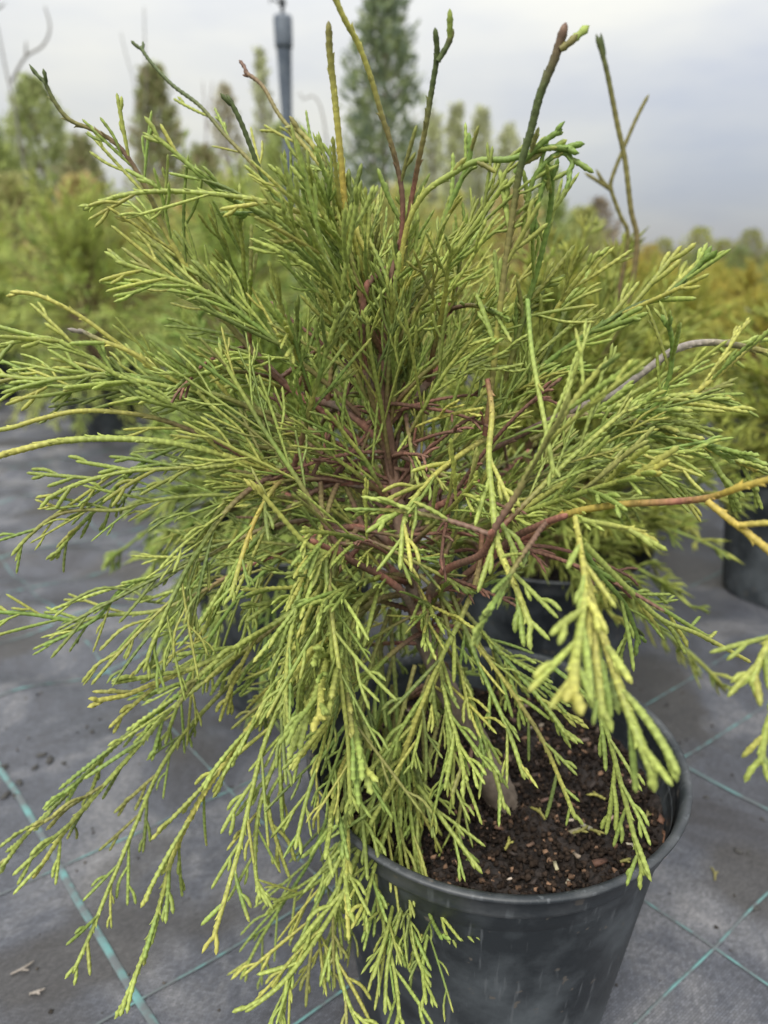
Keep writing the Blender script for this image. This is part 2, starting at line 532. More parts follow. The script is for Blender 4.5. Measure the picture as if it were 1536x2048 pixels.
# ------------------------------------------------------------------ twig colours (albedo)
GREEN = np.array([.250, .365, .088])
LIME = np.array([.405, .475, .120])
YELL = np.array([.51, .49, .125])
GOLD = np.array([.57, .45, .105])
DARK = np.array([.115, .150, .055])
OLIVE = np.array([.290, .265, .095])
BROWN = np.array([.230, .140, .100])
RED = np.array([.320, .145, .108])
GREY = np.array([.42, .37, .32])
BARK = np.array([.205, .165, .130])

def lerp(a, b, t):
    return a * (1 - t) + b * t
def leafcol():
    u = rng.random()
    c = lerp(GREEN, LIME, rng.random() ** .7) if u < .72 else lerp(LIME, YELL, rng.random())
    if u < .10:
        c = lerp(c, DARK, .6)
    elif u < .14:
        c = lerp(c, OLIVE, .8)
    return c * rng.uniform(.78, 1.2)

# ------------------------------------------------------------------ the main plant
MAIN_X, MAIN_Y = .0674, .3643
plant = empty('potted_conifer', (MAIN_X, MAIN_Y, 0))
tag(plant, 'thread-leaved yellow-green conifer in a black pot, the large sharp plant filling the picture', 'potted plant', 'potted thread-leaved conifers')
base = np.array([MAIN_X, MAIN_Y, 0])
pot = link('pot', POT, plant)
link('rim', RIM, pot)
soil = link('soil', SOIL_A, plant)

chip_cols = [(.055, .034, .024), (.09, .05, .033), (.035, .024, .019), (.14, .075, .045), (.20, .14, .10), (.30, .24, .18), (.028, .02, .016), (.075, .05, .036)]
def add_chip(x, y, z, s, col, rz=None, tilt=.35):
    o = link('bark_chip', CHIPS[rnd.randrange(len(CHIPS))], soil)
    o.location = (x - MAIN_X, y - MAIN_Y, z)
    o.scale = (s, s, s)
    o.rotation_euler = (rnd.uniform(-tilt, tilt), rnd.uniform(-tilt, tilt), rnd.uniform(0, 6.3) if rz is None else rz)
    o.color = (*col, 1)
    return o
for px, py, s, c, rz in ((1352, 1598, .0085, (.30, .10, .045), 1.5), (1262, 1562, .0085, (.33, .22, .17), .6), (1220, 1636, .0055, (.36, .25, .18), .9),
                         (1142, 1641, .0036, (.55, .45, .36), 0), (1112, 1735, .0060, (.42, .38, .24), 1.6), (1335, 1680, .0090, (.22, .11, .06), 1.2),
                         (1315, 1715, .0085, (.28, .19, .12), .3), (1250, 1722, .0045, (.40, .36, .25), .1), (1200, 1725, .0100, (.12, .06, .04), .4),
                         (1150, 1665, .0075, (.32, .28, .18), .2), (1175, 1655, .006, (.30, .28, .2), -.5), (1018, 1758, .003, (.5, .42, .34), 0), (1135, 1765, .003, (.5, .45, .34), 1),
                         (940, 1618, .007, (.20, .11, .08), .4), (1322, 1640, .006, (.16, .08, .05), 1), (1090, 1600, .006, (.14, .08, .06), .3), (1170, 1480, .007, (.14, .10, .08), .2),
                         (1110, 1370, .009, (.35, .27, .2), 1.2), (1150, 1400, .006, (.2, .13, .09), .5), (1260, 1690, .004, (.45, .4, .3), .3), (1060, 1690, .005, (.15, .09, .06), .7)):
    p = on_ground(px, py, SOIL_Z + .003)
    add_chip(p[0], p[1], p[2], s, c, rz)
for i in range(45):
    a, q = rnd.uniform(0, 6.283), math.sqrt(rnd.random()) * .099
    add_chip(MAIN_X + q * math.cos(a), MAIN_Y + q * math.sin(a), SOIL_Z + .0022 + .003 * (q / .1) ** 2, rnd.uniform(.0025, .006), chip_cols[rnd.randrange(len(chip_cols))], tilt=.6)
# fine crumbs, past counting
b = Buf()
for i in range(4200):
    a, q = rng.random() * 6.283, math.sqrt(rng.random()) * .1005
    s = rng.uniform(.0004, .0012)
    v = np.array([(x, y, z) for z in (-1, 1) for y in (-1, 1) for x in (-1, 1)]) * s + rng.normal(0, s * .45, (8, 3))
    v += (q * math.cos(a), q * math.sin(a), SOIL_Z + .0012 + .003 * (q / .1) ** 2)
    u = rng.random()
    c = np.array([.022, .015, .011]) * rng.uniform(.4, 2.0) if u < .92 else np.array([.18, .11, .07]) * rng.uniform(.5, 1.5)
    b.add(v, [(0, 2, 3, 1), (4, 5, 7, 6), (0, 1, 5, 4), (2, 6, 7, 3), (0, 4, 6, 2), (1, 3, 7, 5)], c)
tag(link('soil_crumbs', b.mesh('soil_crumbs', M_BARK, smooth=False), plant), kind='stuff')

# trunk: grey gnarled stem leaning from the soil up into the crown
trunk_px = [(1005, 1610, .352), (985, 1560, .352), (955, 1480, .356), (900, 1390, .360), (850, 1270, .364), (815, 1120, .366), (790, 980, .366), (772, 850, .366), (765, 740, .365), (775, 600, .362), (800, 480, .358)]
TR = np.array([at(*p) for p in trunk_px])
TRS = smooth_path(TR, 120)
def trunk_at(z):
    return TRS[np.argmin(np.abs(TRS[:, 2] - z))]
b = Buf()
rr_ = np.interp(np.linspace(0, 1, 120), np.linspace(0, 1, 11), (.0098, .0070, .0062, .0060, .0050, .0042, .0036, .0030, .0024, .0018, .0012))
Tt = np.gradient(TRS, axis=0)
Tt /= np.linalg.norm(Tt, axis=1)[:, None]
At = np.array([1.0, 0, 0]) - Tt * Tt[:, :1]
At /= np.linalg.norm(At, axis=1)[:, None]
Bt = np.cross(Tt, At)
KT = 16
tht = np.arange(KT) * 2 * math.pi / KT
ti = np.arange(120)[:, None]
flute = 1 + .13 * np.sin(3 * tht[None] + ti * .11) + .09 * np.sin(7 * tht[None] - ti * .07 + 1) + rng.normal(0, .035, (120, KT)) + .12 * np.sin(ti * .31 + 1.2 * np.sin(tht[None]))
Rt = rr_[:, None] * flute
Vt = TRS[:, None] + At[:, None] * (Rt * np.cos(tht))[..., None] + Bt[:, None] * (Rt * np.sin(tht))[..., None]
Ct = BARK[None, None] * (.75 + .5 * (flute - .75))[..., None] * rng.uniform(.75, 1.2, (120, KT, 1))
mixw = np.clip((ti - 45) / 40, 0, 1)[..., None]
Ct = Ct * (1 - mixw) + np.array(BROWN)[None, None] * mixw * rng.uniform(.8, 1.15, (120, KT, 1))
it, jt = np.arange(119)[:, None] * KT, np.arange(KT)[None]
b.add(Vt.reshape(-1, 3), np.stack([it + jt, it + (jt + 1) % KT, it + KT + (jt + 1) % KT, it + KT + jt], -1).reshape(-1, 4), Ct.reshape(-1, 3))
for q_ in ((.012, -.006, -.006), (-.011, -.005, -.006), (.002, -.012, -.006), (.006, .010, -.006)):      # root flare
    cord(b, [TR[1] + (0, 0, .004), TR[0] + np.array(q_) * .6 + (0, 0, .004), TR[0] + np.array(q_) * 1.3], (.0052, .0045, .0022), BARK * rng.uniform(.7, 1), K=8, scale=.05, step=.004)
link('trunk', b.mesh('trunk', M_BARK, origin=base), plant)
# secondary woody stems inside the crown
STEMS = []
for pts in ([(850, 1270, .364), (800, 1180, .34), (700, 1120, .32), (620, 1080, .30)],
            [(860, 1290, .366), (930, 1180, .35), (1010, 1090, .32), (1080, 1050, .29), (1135, 1030, .27)],
            [(815, 1120, .366), (740, 1060, .36), (660, 1060, .34), (600, 1080, .33)],
            [(800, 1040, .366), (880, 1010, .35), (960, 960, .34)],
            [(790, 980, .366), (880, 1000, .40), (960, 980, .44), (1060, 900, .48)],
            [(790, 980, .366), (690, 965, .36), (600, 950, .35), (560, 945, .345)],
            [(772, 850, .366), (730, 740, .36), (725, 640, .35), (735, 560, .345)],
            [(780, 900, .366), (690, 820, .37), (600, 790, .38), (520, 715, .385), (460, 650, .39)],
            [(772, 850, .366), (860, 760, .38), (890, 690, .39), (900, 600, .39)],
            [(830, 1180, .366), (760, 1120, .40), (660, 1040, .45), (560, 980, .48)],
            [(800, 1000, .366), (820, 930, .40), (840, 840, .44), (850, 740, .47)],
            [(840, 1240, .366), (880, 1150, .33), (960, 1110, .29), (985, 1060, .27)]):
    Pw = np.array([at(*p) for p in pts])
    STEMS.append(smooth_path(Pw, 30))
    b = Buf()
    cord(b, Pw, (.0026, .0014), np.array([BROWN, lerp(BROWN, RED, .6), BARK, RED, BROWN * .7, lerp(RED, BROWN, .5), RED]), K=6, scale=.34, period=.0042)
    link('limb', b.mesh('limb', M_BARK, origin=base), plant)

SPRAY_COUNT = [0]
def make_twig(buf, p0, d, L, r, normal, droop=.5, fine=False, sub=True, tipc=None, depthlim=1):
    """one side twig with its own short shoots, in the plane given by its normal"""
    d = unit(np.asarray(d, float))
    pts = [np.asarray(p0, float)]
    n = 5
    q = d.copy()
    bend = rng.normal(0, .10, 3)
    for i in range(n):
        q = unit(q + np.array([0, 0, -1]) * droop * L * 1.6 / n * 5 * .4 + bend / n)
        pts.append(pts[-1] + q * L / n)
    c = leafcol()
    tc_ = lerp(c, LIME, .5) if tipc is None else tipc
    if rng.random() < .12:
        tc_ = lerp(tc_, YELL, .7)
    cols = np.array([lerp(c, OLIVE, .25), c, c, tc_])
    S = cord(buf, pts, (r * .72, r, r * 1.02, r * .82), cols, side=normal, step=.0016, K=6, flat=.8, period=.0034 if fine else None)
    if sub and L > .014:
        k = int(L / rng.uniform(.010, .019))
        sgn = 1 if rng.random() < .5 else -1
        for i in range(k):
            t = .25 + .68 * (i + rng.random() * .6) / k
            if rng.random() < .22:
                continue
            j = int(t * (len(S) - 1))
            T = unit(S[min(j + 1, len(S) - 1)] - S[max(j - 1, 0)])
            sd_ = unit(np.cross(normal, T)) * sgn
            sgn = -sgn
            a = math.radians(rng.uniform(17, 34))
            dd = T * math.cos(a) + sd_ * math.sin(a) + unit(normal) * rng.normal(0, .12)
            l2 = rng.uniform(.4, 1.1) * min(.034, L * .55) * (1.2 - .7 * t)
            if l2 < .004:
                continue
            p2 = [S[j], S[j] + unit(dd) * l2 * .5, S[j] + unit(unit(dd) + T * .35 + np.array([0, 0, -droop * .25])) * l2]
            cord(buf, p2, (r * .75, r * .95, r * .95), np.array([c, lerp(c, tc_, .8)]), side=normal, step=.0016, K=6 if fine else 5, flat=.8, period=.0032 if fine else None)
            if L > .04 and l2 > .014 and rng.random() < .6:
                p3 = p2[1]
                d3 = unit(unit(dd) * .8 - sd_ * sgn * -.5 + T * .4)
                cord(buf, [p3, p3 + d3 * l2 * .3, p3 + unit(d3 + T * .3) * l2 * .55], (r * .7, r * .85, r * .8), np.array([c, tc_]), side=normal, step=.0016, K=5, flat=.8)
    return S

def branch(P, r, cols, spacing=.008, tw=.040, t0=.3, t1=.97, ang=(16, 34), roll=.6, droop=.5, fine=False, rt=None, sub=True, profile=1.0, stem_scale=.36, indiv=False, plane=None, tipfork=True):
    """a leader (part) with side twigs; the big ones are sub-parts, the small fill is one sub-part"""
    P = np.asarray(P, float)
    b = Buf()
    L = path_len(P)
    view = unit(P.mean(0) - cpos)
    nrm = plane if plane is not None else unit(view + rng.normal(0, roll, 3))
    S = cord(b, P, r, cols, side=nrm, step=.0017, K=6, scale=stem_scale if max(r) < .0019 else stem_scale * .7, period=.0038 if fine else None, flat=.9)
    br = link('branch', b.mesh('branch', M_FOL, origin=base), plant)
    fb = Buf()
    rt = rt or max(.00078, min(.00120, r[-1] * .82)) * (1.12 if fine else 1.0)
    s = t0 * L
    sgn = 1 if rng.random() < .5 else -1
    n = len(S)
    while s < t1 * L:
        t = s / L
        j = min(n - 2, int(t * (n - 1)))
        T = unit(S[j + 1] - S[max(j - 1, 0)])
        nn = unit(nrm - T * (T @ nrm))
        sd_ = unit(np.cross(nn, T)) * sgn
        sgn = -sgn
        a = math.radians(rng.uniform(*ang))
        dd = T * math.cos(a) + sd_ * math.sin(a) + nn * rng.normal(0, .18)
        prof = (math.sin(math.pi * min(1, .22 + .75 * (t - t0) / max(.01, 1 - t0))) ** .6) if profile > .5 else (1.05 - .75 * (t - t0) / max(.01, 1 - t0))
        l = tw * prof * rng.uniform(.55, 1.15)
        l = min(l, max(.007, (L - s) * 1.25 + .006))
        own = indiv and l > .02 and SPRAY_COUNT[0] < 298
        tb = Buf() if own else fb
        make_twig(tb, S[j], dd, l, rt * rng.uniform(.78, 1.2), nn, droop=droop, fine=fine, sub=sub)
        if own:
            SPRAY_COUNT[0] += 1
            link('twig', tb.mesh('twig', M_FOL, origin=base), br)
        s += spacing * rng.uniform(.6, 1.4)
    if fine and L > .03:
        s = .06 * L
        while s < .97 * L:
            j = min(n - 2, int(s / L * (n - 1)))
            T = unit(S[j + 1] - S[max(j - 1, 0)])
            w = rng.normal(size=3)
            w = unit(w - T * (w @ T))
            rj = float(np.interp(s / L, np.linspace(0, 1, len(r)), r))
            l = rng.uniform(.0022, .0048)
            cj = np.array([np.interp(s / L, np.linspace(0, 1, len(cols)), np.asarray(cols)[:, q]) for q in range(3)])
            p0 = S[j] + w * rj * .45
            cord(fb, [p0, p0 + unit(T + w * .25) * l * .6, p0 + unit(T + w * .5) * l], (rj * .55, rj * .5, rj * .22), cj * rng.uniform(.8, 1.25), step=.0012, K=5, scale=.1)
            s += rng.uniform(.003, .0075)
    if tipfork:
        T = unit(S[-1] - S[-4])
        nn = unit(nrm - T * (T @ nrm))
        for sg in (-1, 1):
            if rng.random() < .75:
                sd_ = np.cross(nn, T) * sg
                l = rng.uniform(.005, .010)
                p0 = S[-1 - min(n - 2, int(rng.uniform(2, 6)))]
                cord(fb, [p0, p0 + unit(T + sd_ * .55) * l * .5, p0 + unit(T + sd_ * .4) * l], (r[-1] * .8, r[-1] * .95, r[-1] * .9), np.asarray(cols, float)[-1], side=nn, step=.0015, K=6, flat=.8)
    if fb.n:
        tag(link('foliage', fb.mesh('foliage', M_FOL, origin=base), br), kind='stuff')
    return S

def traced(pts, Yb, Yt, r, cols, **kw):
    r = tuple(q * .86 for q in r)
    """pts photo pixels tip -> base; Y from base to tip"""
    pts = pts[::-1]
    n = len(pts)
    P = [at(px, py, Yb + (Yt - Yb) * (i / (n - 1))) for i, (px, py) in enumerate(pts)]
    return branch(P, r, np.array(cols), indiv=True, **kw)

# --- upright shoots
traced([(657, 42), (660, 110), (668, 180), (680, 300), (690, 420), (697, 520), (712, 640), (740, 780), (768, 880)], .365, .335, (.0020, .0019, .0021, .0019), [RED, OLIVE, YELL, YELL, GOLD, YELL, OLIVE], fine=True, t0=.42, t1=.72, spacing=.02, tw=.022, tipfork=False)
traced([(660, -25), (690, 40), (715, 85), (740, 150), (765, 235), (790, 315), (805, 400), (800, 520), (785, 660), (775, 800)], .365, .33, (.0020, .0016, .0016), [BROWN, OLIVE, BROWN, RED, BROWN, OLIVE, YELL, YELL], fine=True, t0=.35, t1=.62, spacing=.016, tw=.03)
traced([(870, 55), (874, 110), (865, 170), (852, 250), (842, 300), (832, 350), (815, 450), (800, 600), (785, 740)], .365, .335, (.0018, .0014, .0015), [BROWN, YELL, LIME, OLIVE, RED, OLIVE, DARK, DARK], fine=True, t0=.3, t1=.55, spacing=.014, tw=.03, tipfork=False)
traced([(907, 58), (895, 90), (876, 122)], .338, .336, (.0014, .0016), [DARK, DARK, OLIVE], fine=True, t0=.7, t1=.72, tipfork=False)
traced([(1132, 45), (1110, 115), (1080, 190), (1062, 260), (1042, 330), (1030, 400), (1012, 520), (995, 660), (980, 800), (970, 870)], .34, .315, (.0019, .0017, .0018, .0023), [RED, OLIVE, YELL, OLIVE, OLIVE, DARK, DARK, BROWN], fine=True, t0=.25, t1=.62, spacing=.014, tw=.034, tipfork=False)
traced([(1155, 68), (1140, 85), (1120, 98)], .316, .314, (.0016, .0016), [OLIVE, OLIVE], fine=True, t0=.7, t1=.72, tipfork=False)
traced([(453, 188), (480, 240), (500, 290), (520, 340), (560, 410), (610, 500), (670, 620), (730, 760)], .37, .36, (.0018, .0014, .0013), [BROWN, OLIVE, GREEN, GREEN, DARK, DARK], t0=.3, t1=.62, tw=.032, spacing=.011)
traced([(280, 92), (300, 122), (345, 170), (400, 212), (450, 270), (520, 345), (600, 450), (680, 600)], .42, .47, (.0018, .0012), [BROWN, OLIVE, OLIVE, DARK, DARK], t0=.35, t1=.7, tw=.03, spacing=.014)
traced([(487, 142), (525, 172), (560, 232), (620, 305), (670, 372), (720, 480), (760, 620)], .41, .46, (.0018, .0014), [BROWN, OLIVE, YELL, OLIVE, BROWN], t0=.3, t1=.66, tw=.03, spacing=.014)
traced([(580, 245), (625, 290), (660, 350), (690, 400)], .35, .36, (.0014, .0013), [YELL, YELL, OLIVE], t0=.5, spacing=.03, tw=.012)
traced([(945, 275), (935, 330), (905, 400), (870, 500), (840, 620)], .38, .37, (.0016, .0014), [OLIVE, LIME, GREEN, GREEN], t0=.3, spacing=.009, tw=.034)
# the arching spray with curled tips at the top right
traced([(1150, 298), (1090, 296), (1020, 318), (955, 322), (900, 350), (845, 392), (810, 470), (795, 600)], .355, .325, (.0017, .0016), [YELL, YELL, LIME, GREEN, GREEN], fine=True, t0=.55, t1=.95, spacing=.012, tw=.018)
traced([(1125, 258), (1085, 285), (1050, 320), (1030, 345)], .335, .325, (.0015, .0016), [GREEN, GREEN], fine=True, t0=.2, spacing=.008, tw=.012)
traced([(1132, 350), (1145, 325), (1120, 305), (1075, 345), (1055, 400), (1045, 470)], .335, .325, (.0014, .0015), [LIME, GREEN, GREEN], fine=True, t0=.3, spacing=.007, tw=.016)
traced([(1060, 470), (1080, 390), (1098, 330)], .33, .335, (.0015, .0014), [GREEN, GREEN], t0=.1, spacing=.007, tw=.02)
traced([(1105, 330), (1100, 420), (1080, 520), (1045, 640), (1010, 760)], .36, .335, (.0016, .0014), [OLIVE, GREEN, GREEN], t0=.2, spacing=.008, tw=.036)
# --- left side
traced([(85, 155), (110, 205), (140, 240), (190, 262), (240, 295), (290, 372), (340, 480), (390, 560), (455, 645), (560, 760), (640, 820), (740, 900)], .366, .35, (.0023, .0021, .0018, .0014, .0011), [BROWN, RED, RED, BROWN, OLIVE, YELL, YELL, OLIVE, BROWN, OLIVE, DARK], fine=True, t0=.28, t1=.82, spacing=.0065, tw=.050, droop=.1)
traced([(165, 420), (240, 392), (330, 382), (450, 390), (540, 405), (620, 430), (695, 442), (730, 500)], .352, .35, (.0016, .0015), [YELL, YELL, LIME, LIME, LIME], fine=True, t0=.2, t1=.9, spacing=.016, tw=.036, droop=.1)
traced([(305, 268), (350, 305), (400, 350), (455, 395), (520, 425), (600, 470), (700, 580)], .36, .35, (.0016, .0014), [LIME, LIME, GREEN, LIME], fine=True, t0=.2, spacing=.012, tw=.03, droop=.1)
traced([(230, 522), (310, 548), (380, 570), (450, 605), (560, 690), (650, 765), (720, 830)], .366, .34, (.0017, .0013), [BROWN, OLIVE, GREEN, LIME, LIME], fine=True, t0=.2, spacing=.0055, tw=.046, droop=.1)
traced([(20, 583), (80, 592), (160, 632), (240, 690), (320, 745), (400, 785), (480, 805), (600, 850), (700, 900)], .366, .35, (.0017, .0015, .0013), [RED, OLIVE, LIME, YELL, YELL, YELL], fine=True, t0=.25, t1=.62, spacing=.012, tw=.04, droop=.2)
traced([(155, 658), (200, 680), (270, 708), (330, 752)], .352, .345, (.0014, .0014), [LIME, YELL, YELL, GREY * .8], fine=True, t0=.7, t1=.72)
traced([(-10, 695), (60, 678), (110, 680), (180, 715), (240, 752), (330, 772), (450, 795), (560, 850), (660, 920)], .366, .335, (.0017, .0014), [BROWN, OLIVE, LIME, LIME, LIME], fine=True, t0=.3, spacing=.010, tw=.04, droop=.2)
traced([(-30, 745), (50, 757), (130, 757), (220, 748), (320, 762), (450, 800), (580, 850)], .37, .36, (.0016, .0014), [OLIVE, GREEN, LIME, LIME], t0=.2, spacing=.009, tw=.04, droop=.2)
traced([(-40, 776), (100, 772), (250, 780), (360, 795), (520, 850), (640, 890)], .368, .36, (.0017, .0013), [OLIVE, GREEN, LIME, GREEN], fine=True, t0=.2, spacing=.010, tw=.038, droop=.3)
traced([(-60, 868), (20, 856), (80, 838), (160, 822), (250, 826), (330, 842), (430, 882), (520, 930), (620, 965)], .366, .33, (.0017, .0014), [BROWN, RED, BROWN, OLIVE, YELL, YELL, LIME], fine=True, t0=.25, t1=.55, spacing=.012, tw=.04, droop=.3)
traced([(-60, 940), (-10, 915), (40, 900), (120, 882), (220, 877), (330, 884), (430, 905), (510, 932), (560, 948), (620, 957), (700, 965), (775, 965)], .366, .30, (.0020, .0019, .0019, .0019), [BROWN, RED, RED * 1.2, YELL, LIME, LIME, LIME, YELL, YELL], fine=True, t0=.3, t1=.45, spacing=.012, tw=.035, droop=.4)
traced([(90, 1000), (150, 970), (240, 945), (330, 938), (430, 935), (540, 960), (650, 990)], .366, .34, (.0015, .0014), [BROWN, OLIVE, LIME, LIME], fine=True, t0=.25, spacing=.009, tw=.042, droop=.5)
traced([(22, 1112), (60, 1070), (110, 1032), (165, 1020), (235, 1020), (300, 1002), (420, 990), (560, 995), (690, 1000)], .366, .33, (.0015, .0012), [BROWN, OLIVE, LIME, LIME, OLIVE, LIME], t0=.2, spacing=.010, tw=.04, droop=.5)
traced([(100, 1122), (150, 1062), (200, 1010), (245, 960), (310, 912), (420, 880), (560, 900)], .37, .35, (.0015, .0012), [OLIVE, GREEN, LIME], t0=.2, spacing=.010, tw=.035, droop=.5)
traced([(-40, 1222), (60, 1228), (150, 1241), (220, 1230), (310, 1222), (390, 1190), (500, 1130), (640, 1080)], .366, .33, (.0016, .0014), [BROWN, RED, OLIVE, LIME, GREEN, GREEN], fine=True, t0=.2, spacing=.011, tw=.04, droop=.4)
traced([(85, 1292), (150, 1262), (200, 1230), (250, 1172), (320, 1150), (400, 1120), (520, 1060), (640, 1035)], .366, .33, (.0016, .0012), [BROWN, OLIVE, GREEN, GREEN], t0=.2, spacing=.010, tw=.04, droop=.5)
traced([(330, 1490), (345, 1440), (380, 1350), (430, 1260), (500, 1170), (600, 1090), (720, 1040)], .366, .34, (.0016, .0013), [BROWN, GREEN, GREEN, LIME], t0=.2, spacing=.008, tw=.05, droop=.6)
# --- front curtain
traced([(188, 1402), (250, 1390), (320, 1362), (400, 1330), (480, 1290), (560, 1240), (640, 1192), (720, 1166), (800, 1150), (830, 1180)], .364, .285, (.0019, .0018, .0015), [BROWN, OLIVE, LIME, LIME, LIME, YELL, YELL], fine=True, t0=.25, spacing=.0115, tw=.048, droop=.8)
traced([(65, 1758), (130, 1662), (200, 1580), (270, 1500), (330, 1430), (400, 1370), (480, 1310), (580, 1230), (700, 1150)], .364, .29, (.0018, .0014), [BROWN, OLIVE, LIME, LIME, YELL], fine=True, t0=.25, spacing=.0125, tw=.045, droop=.8)
traced([(2, 1738), (50, 1672), (120, 1602), (180, 1540), (245, 1478), (330, 1410), (450, 1320), (580, 1230)], .36, .31, (.0017, .0013), [OLIVE, GREEN, LIME, LIME], t0=.3, spacing=.012, tw=.035, droop=.8)
traced([(145, 1948), (180, 1870), (212, 1790), (245, 1712), (275, 1640), (325, 1530), (400, 1430), (520, 1310)], .36, .265, (.0017, .0013), [OLIVE, LIME, LIME, LIME], fine=True, t0=.25, spacing=.012, tw=.035, droop=.9)
traced([(245, 2012), (275, 1940), (305, 1860), (330, 1770), (350, 1700), (400, 1600), (470, 1495), (540, 1400), (605, 1315), (690, 1235), (790, 1190), (840, 1210)], .364, .245, (.0022, .0021, .0017, .0013), [BROWN, OLIVE, LIME, YELL, YELL, YELL, LIME, LIME], fine=True, t0=.2, spacing=.0115, tw=.046, droop=.9)
traced([(425, 1882), (455, 1780), (480, 1690), (500, 1600), (525, 1500), (565, 1400), (625, 1300), (720, 1210), (800, 1190)], .364, .245, (.0018, .0015), [OLIVE, LIME, LIME, LIME, YELL], fine=True, t0=.2, spacing=.0115, tw=.046, droop=.9)
traced([(520, 1800), (510, 1720), (520, 1610), (560, 1500), (610, 1400), (660, 1300), (740, 1210)], .364, .26, (.0017, .0014), [OLIVE, LIME, LIME, LIME], fine=True, t0=.15, spacing=.0115, tw=.05, droop=.9)
traced([(640, 1440), (645, 1360), (665, 1290), (700, 1220), (760, 1180)], .364, .24, (.0019, .0019), [OLIVE, LIME, YELL], fine=True, t0=.2, spacing=.0105, tw=.05, droop=1.0)
traced([(490, 2024), (560, 1970), (620, 1895), (680, 1800), (705, 1735), (745, 1640), (790, 1555), (835, 1430), (880, 1320), (920, 1240), (955, 1150), (965, 1060)], .34, .25, (.0018, .0018, .0016), [RED, LIME, YELL, LIME, LIME, LIME], fine=True, t0=.2, spacing=.0115, tw=.05, droop=.9)
traced([(725, 2070), (690, 1985), (670, 1890), (672, 1800), (710, 1670), (765, 1560), (800, 1440), (830, 1330)], .345, .24, (.0016, .0014), [OLIVE, LIME, LIME, LIME], fine=True, t0=.2, spacing=.0125, tw=.042, droop=.9)
traced([(862, 1975), (830, 1900), (812, 1800), (800, 1700), (800, 1600), (815, 1480), (860, 1350)], .345, .25, (.0016, .0013), [OLIVE, GREEN, LIME, LIME], t0=.2, spacing=.011, tw=.036, droop=.9)
traced([(770, 2030), (775, 1930), (800, 1830), (830, 1740), (820, 1620), (800, 1500), (790, 1360), (780, 1230)], .36, .245, (.0016, .0013), [OLIVE, GREEN, LIME, LIME], t0=.25, spacing=.0125, tw=.04, droop=.9)
traced([(965, 1748), (900, 1660), (850, 1590), (800, 1520), (770, 1400), (760, 1280)], .36, .275, (.0016, .0014), [OLIVE, GREEN, LIME, LIME], t0=.25, spacing=.012, tw=.032, droop=.8)
traced([(735, 1560), (705, 1440), (690, 1330), (700, 1230), (760, 1170), (810, 1160)], .364, .235, (.0017, .0017), [OLIVE, LIME, LIME], fine=True, t0=.15, spacing=.0105, tw=.048, droop=1.0)
traced([(545, 1805), (620, 1775), (690, 1710), (740, 1610), (770, 1490), (785, 1370)], .36, .29, (.0015, .0012), [OLIVE, GREEN, LIME], t0=.2, spacing=.0125, tw=.045, droop=.9)
traced([(640, 1965), (660, 1870), (705, 1770), (745, 1680), (770, 1560), (780, 1440)], .36, .27, (.0015, .0012), [OLIVE, GREEN, LIME, LIME], t0=.2, spacing=.0125, tw=.045, droop=.9)
traced([(745, 1960), (775, 1860), (795, 1780), (835, 1690), (850, 1580), (845, 1450)], .355, .25, (.0015, .0013), [OLIVE, LIME, LIME], t0=.2, spacing=.0125, tw=.042, droop=.9)
traced([(885, 1880), (860, 1830), (840, 1750), (835, 1650), (850, 1550), (880, 1430)], .35, .25, (.0014, .0012), [OLIVE, LIME, GREEN], t0=.25, spacing=.011, tw=.035, droop=.9)
traced([(480, 1960), (520, 1880), (570, 1800), (620, 1720), (660, 1620), (700, 1500), (740, 1380)], .36, .31, (.0015, .0012), [OLIVE, GREEN, GREEN, LIME], t0=.25, spacing=.0125, tw=.045, droop=.9)
traced([(800, 2045), (790, 1950), (768, 1850), (758, 1760), (768, 1660), (780, 1540), (790, 1420)], .355, .24, (.0015, .0013), [OLIVE, LIME, LIME], fine=True, t0=.3, spacing=.0125, tw=.04, droop=.9)
traced([(852, 2010), (846, 1925), (860, 1830), (850, 1740), (830, 1640), (830, 1520)], .345, .24, (.0014, .0012), [OLIVE, GREEN, LIME], t0=.3, spacing=.011, tw=.036, droop=.9)
traced([(725, 1840), (745, 1750), (770, 1670), (795, 1580), (815, 1450)], .345, .25, (.0015, .0013), [OLIVE, LIME, LIME], fine=True, t0=.25, spacing=.0125, tw=.038, droop=.9)
traced([(560, 2050), (575, 1960), (610, 1860), (655, 1760), (690, 1660), (720, 1540), (750, 1410)], .355, .245, (.0015, .0013), [OLIVE, GREEN, LIME], t0=.3, spacing=.011, tw=.042, droop=.9)
traced([(650, 1720), (665, 1630), (690, 1530), (715, 1430), (745, 1320), (780, 1220)], .36, .245, (.0016, .0015), [OLIVE, LIME, LIME], fine=True, t0=.2, spacing=.010, tw=.046, droop=.9)
traced([(700, 1830), (690, 1730), (700, 1630), (730, 1530), (760, 1420), (790, 1300)], .36, .25, (.0016, .0014), [OLIVE, GREEN, LIME, LIME], fine=True, t0=.25, spacing=.011, tw=.044, droop=.9)
traced([(590, 1700), (610, 1610), (640, 1510), (670, 1410), (710, 1310), (760, 1210)], .36, .27, (.0015, .0013), [OLIVE, GREEN, LIME], t0=.2, spacing=.011, tw=.044, droop=.9)
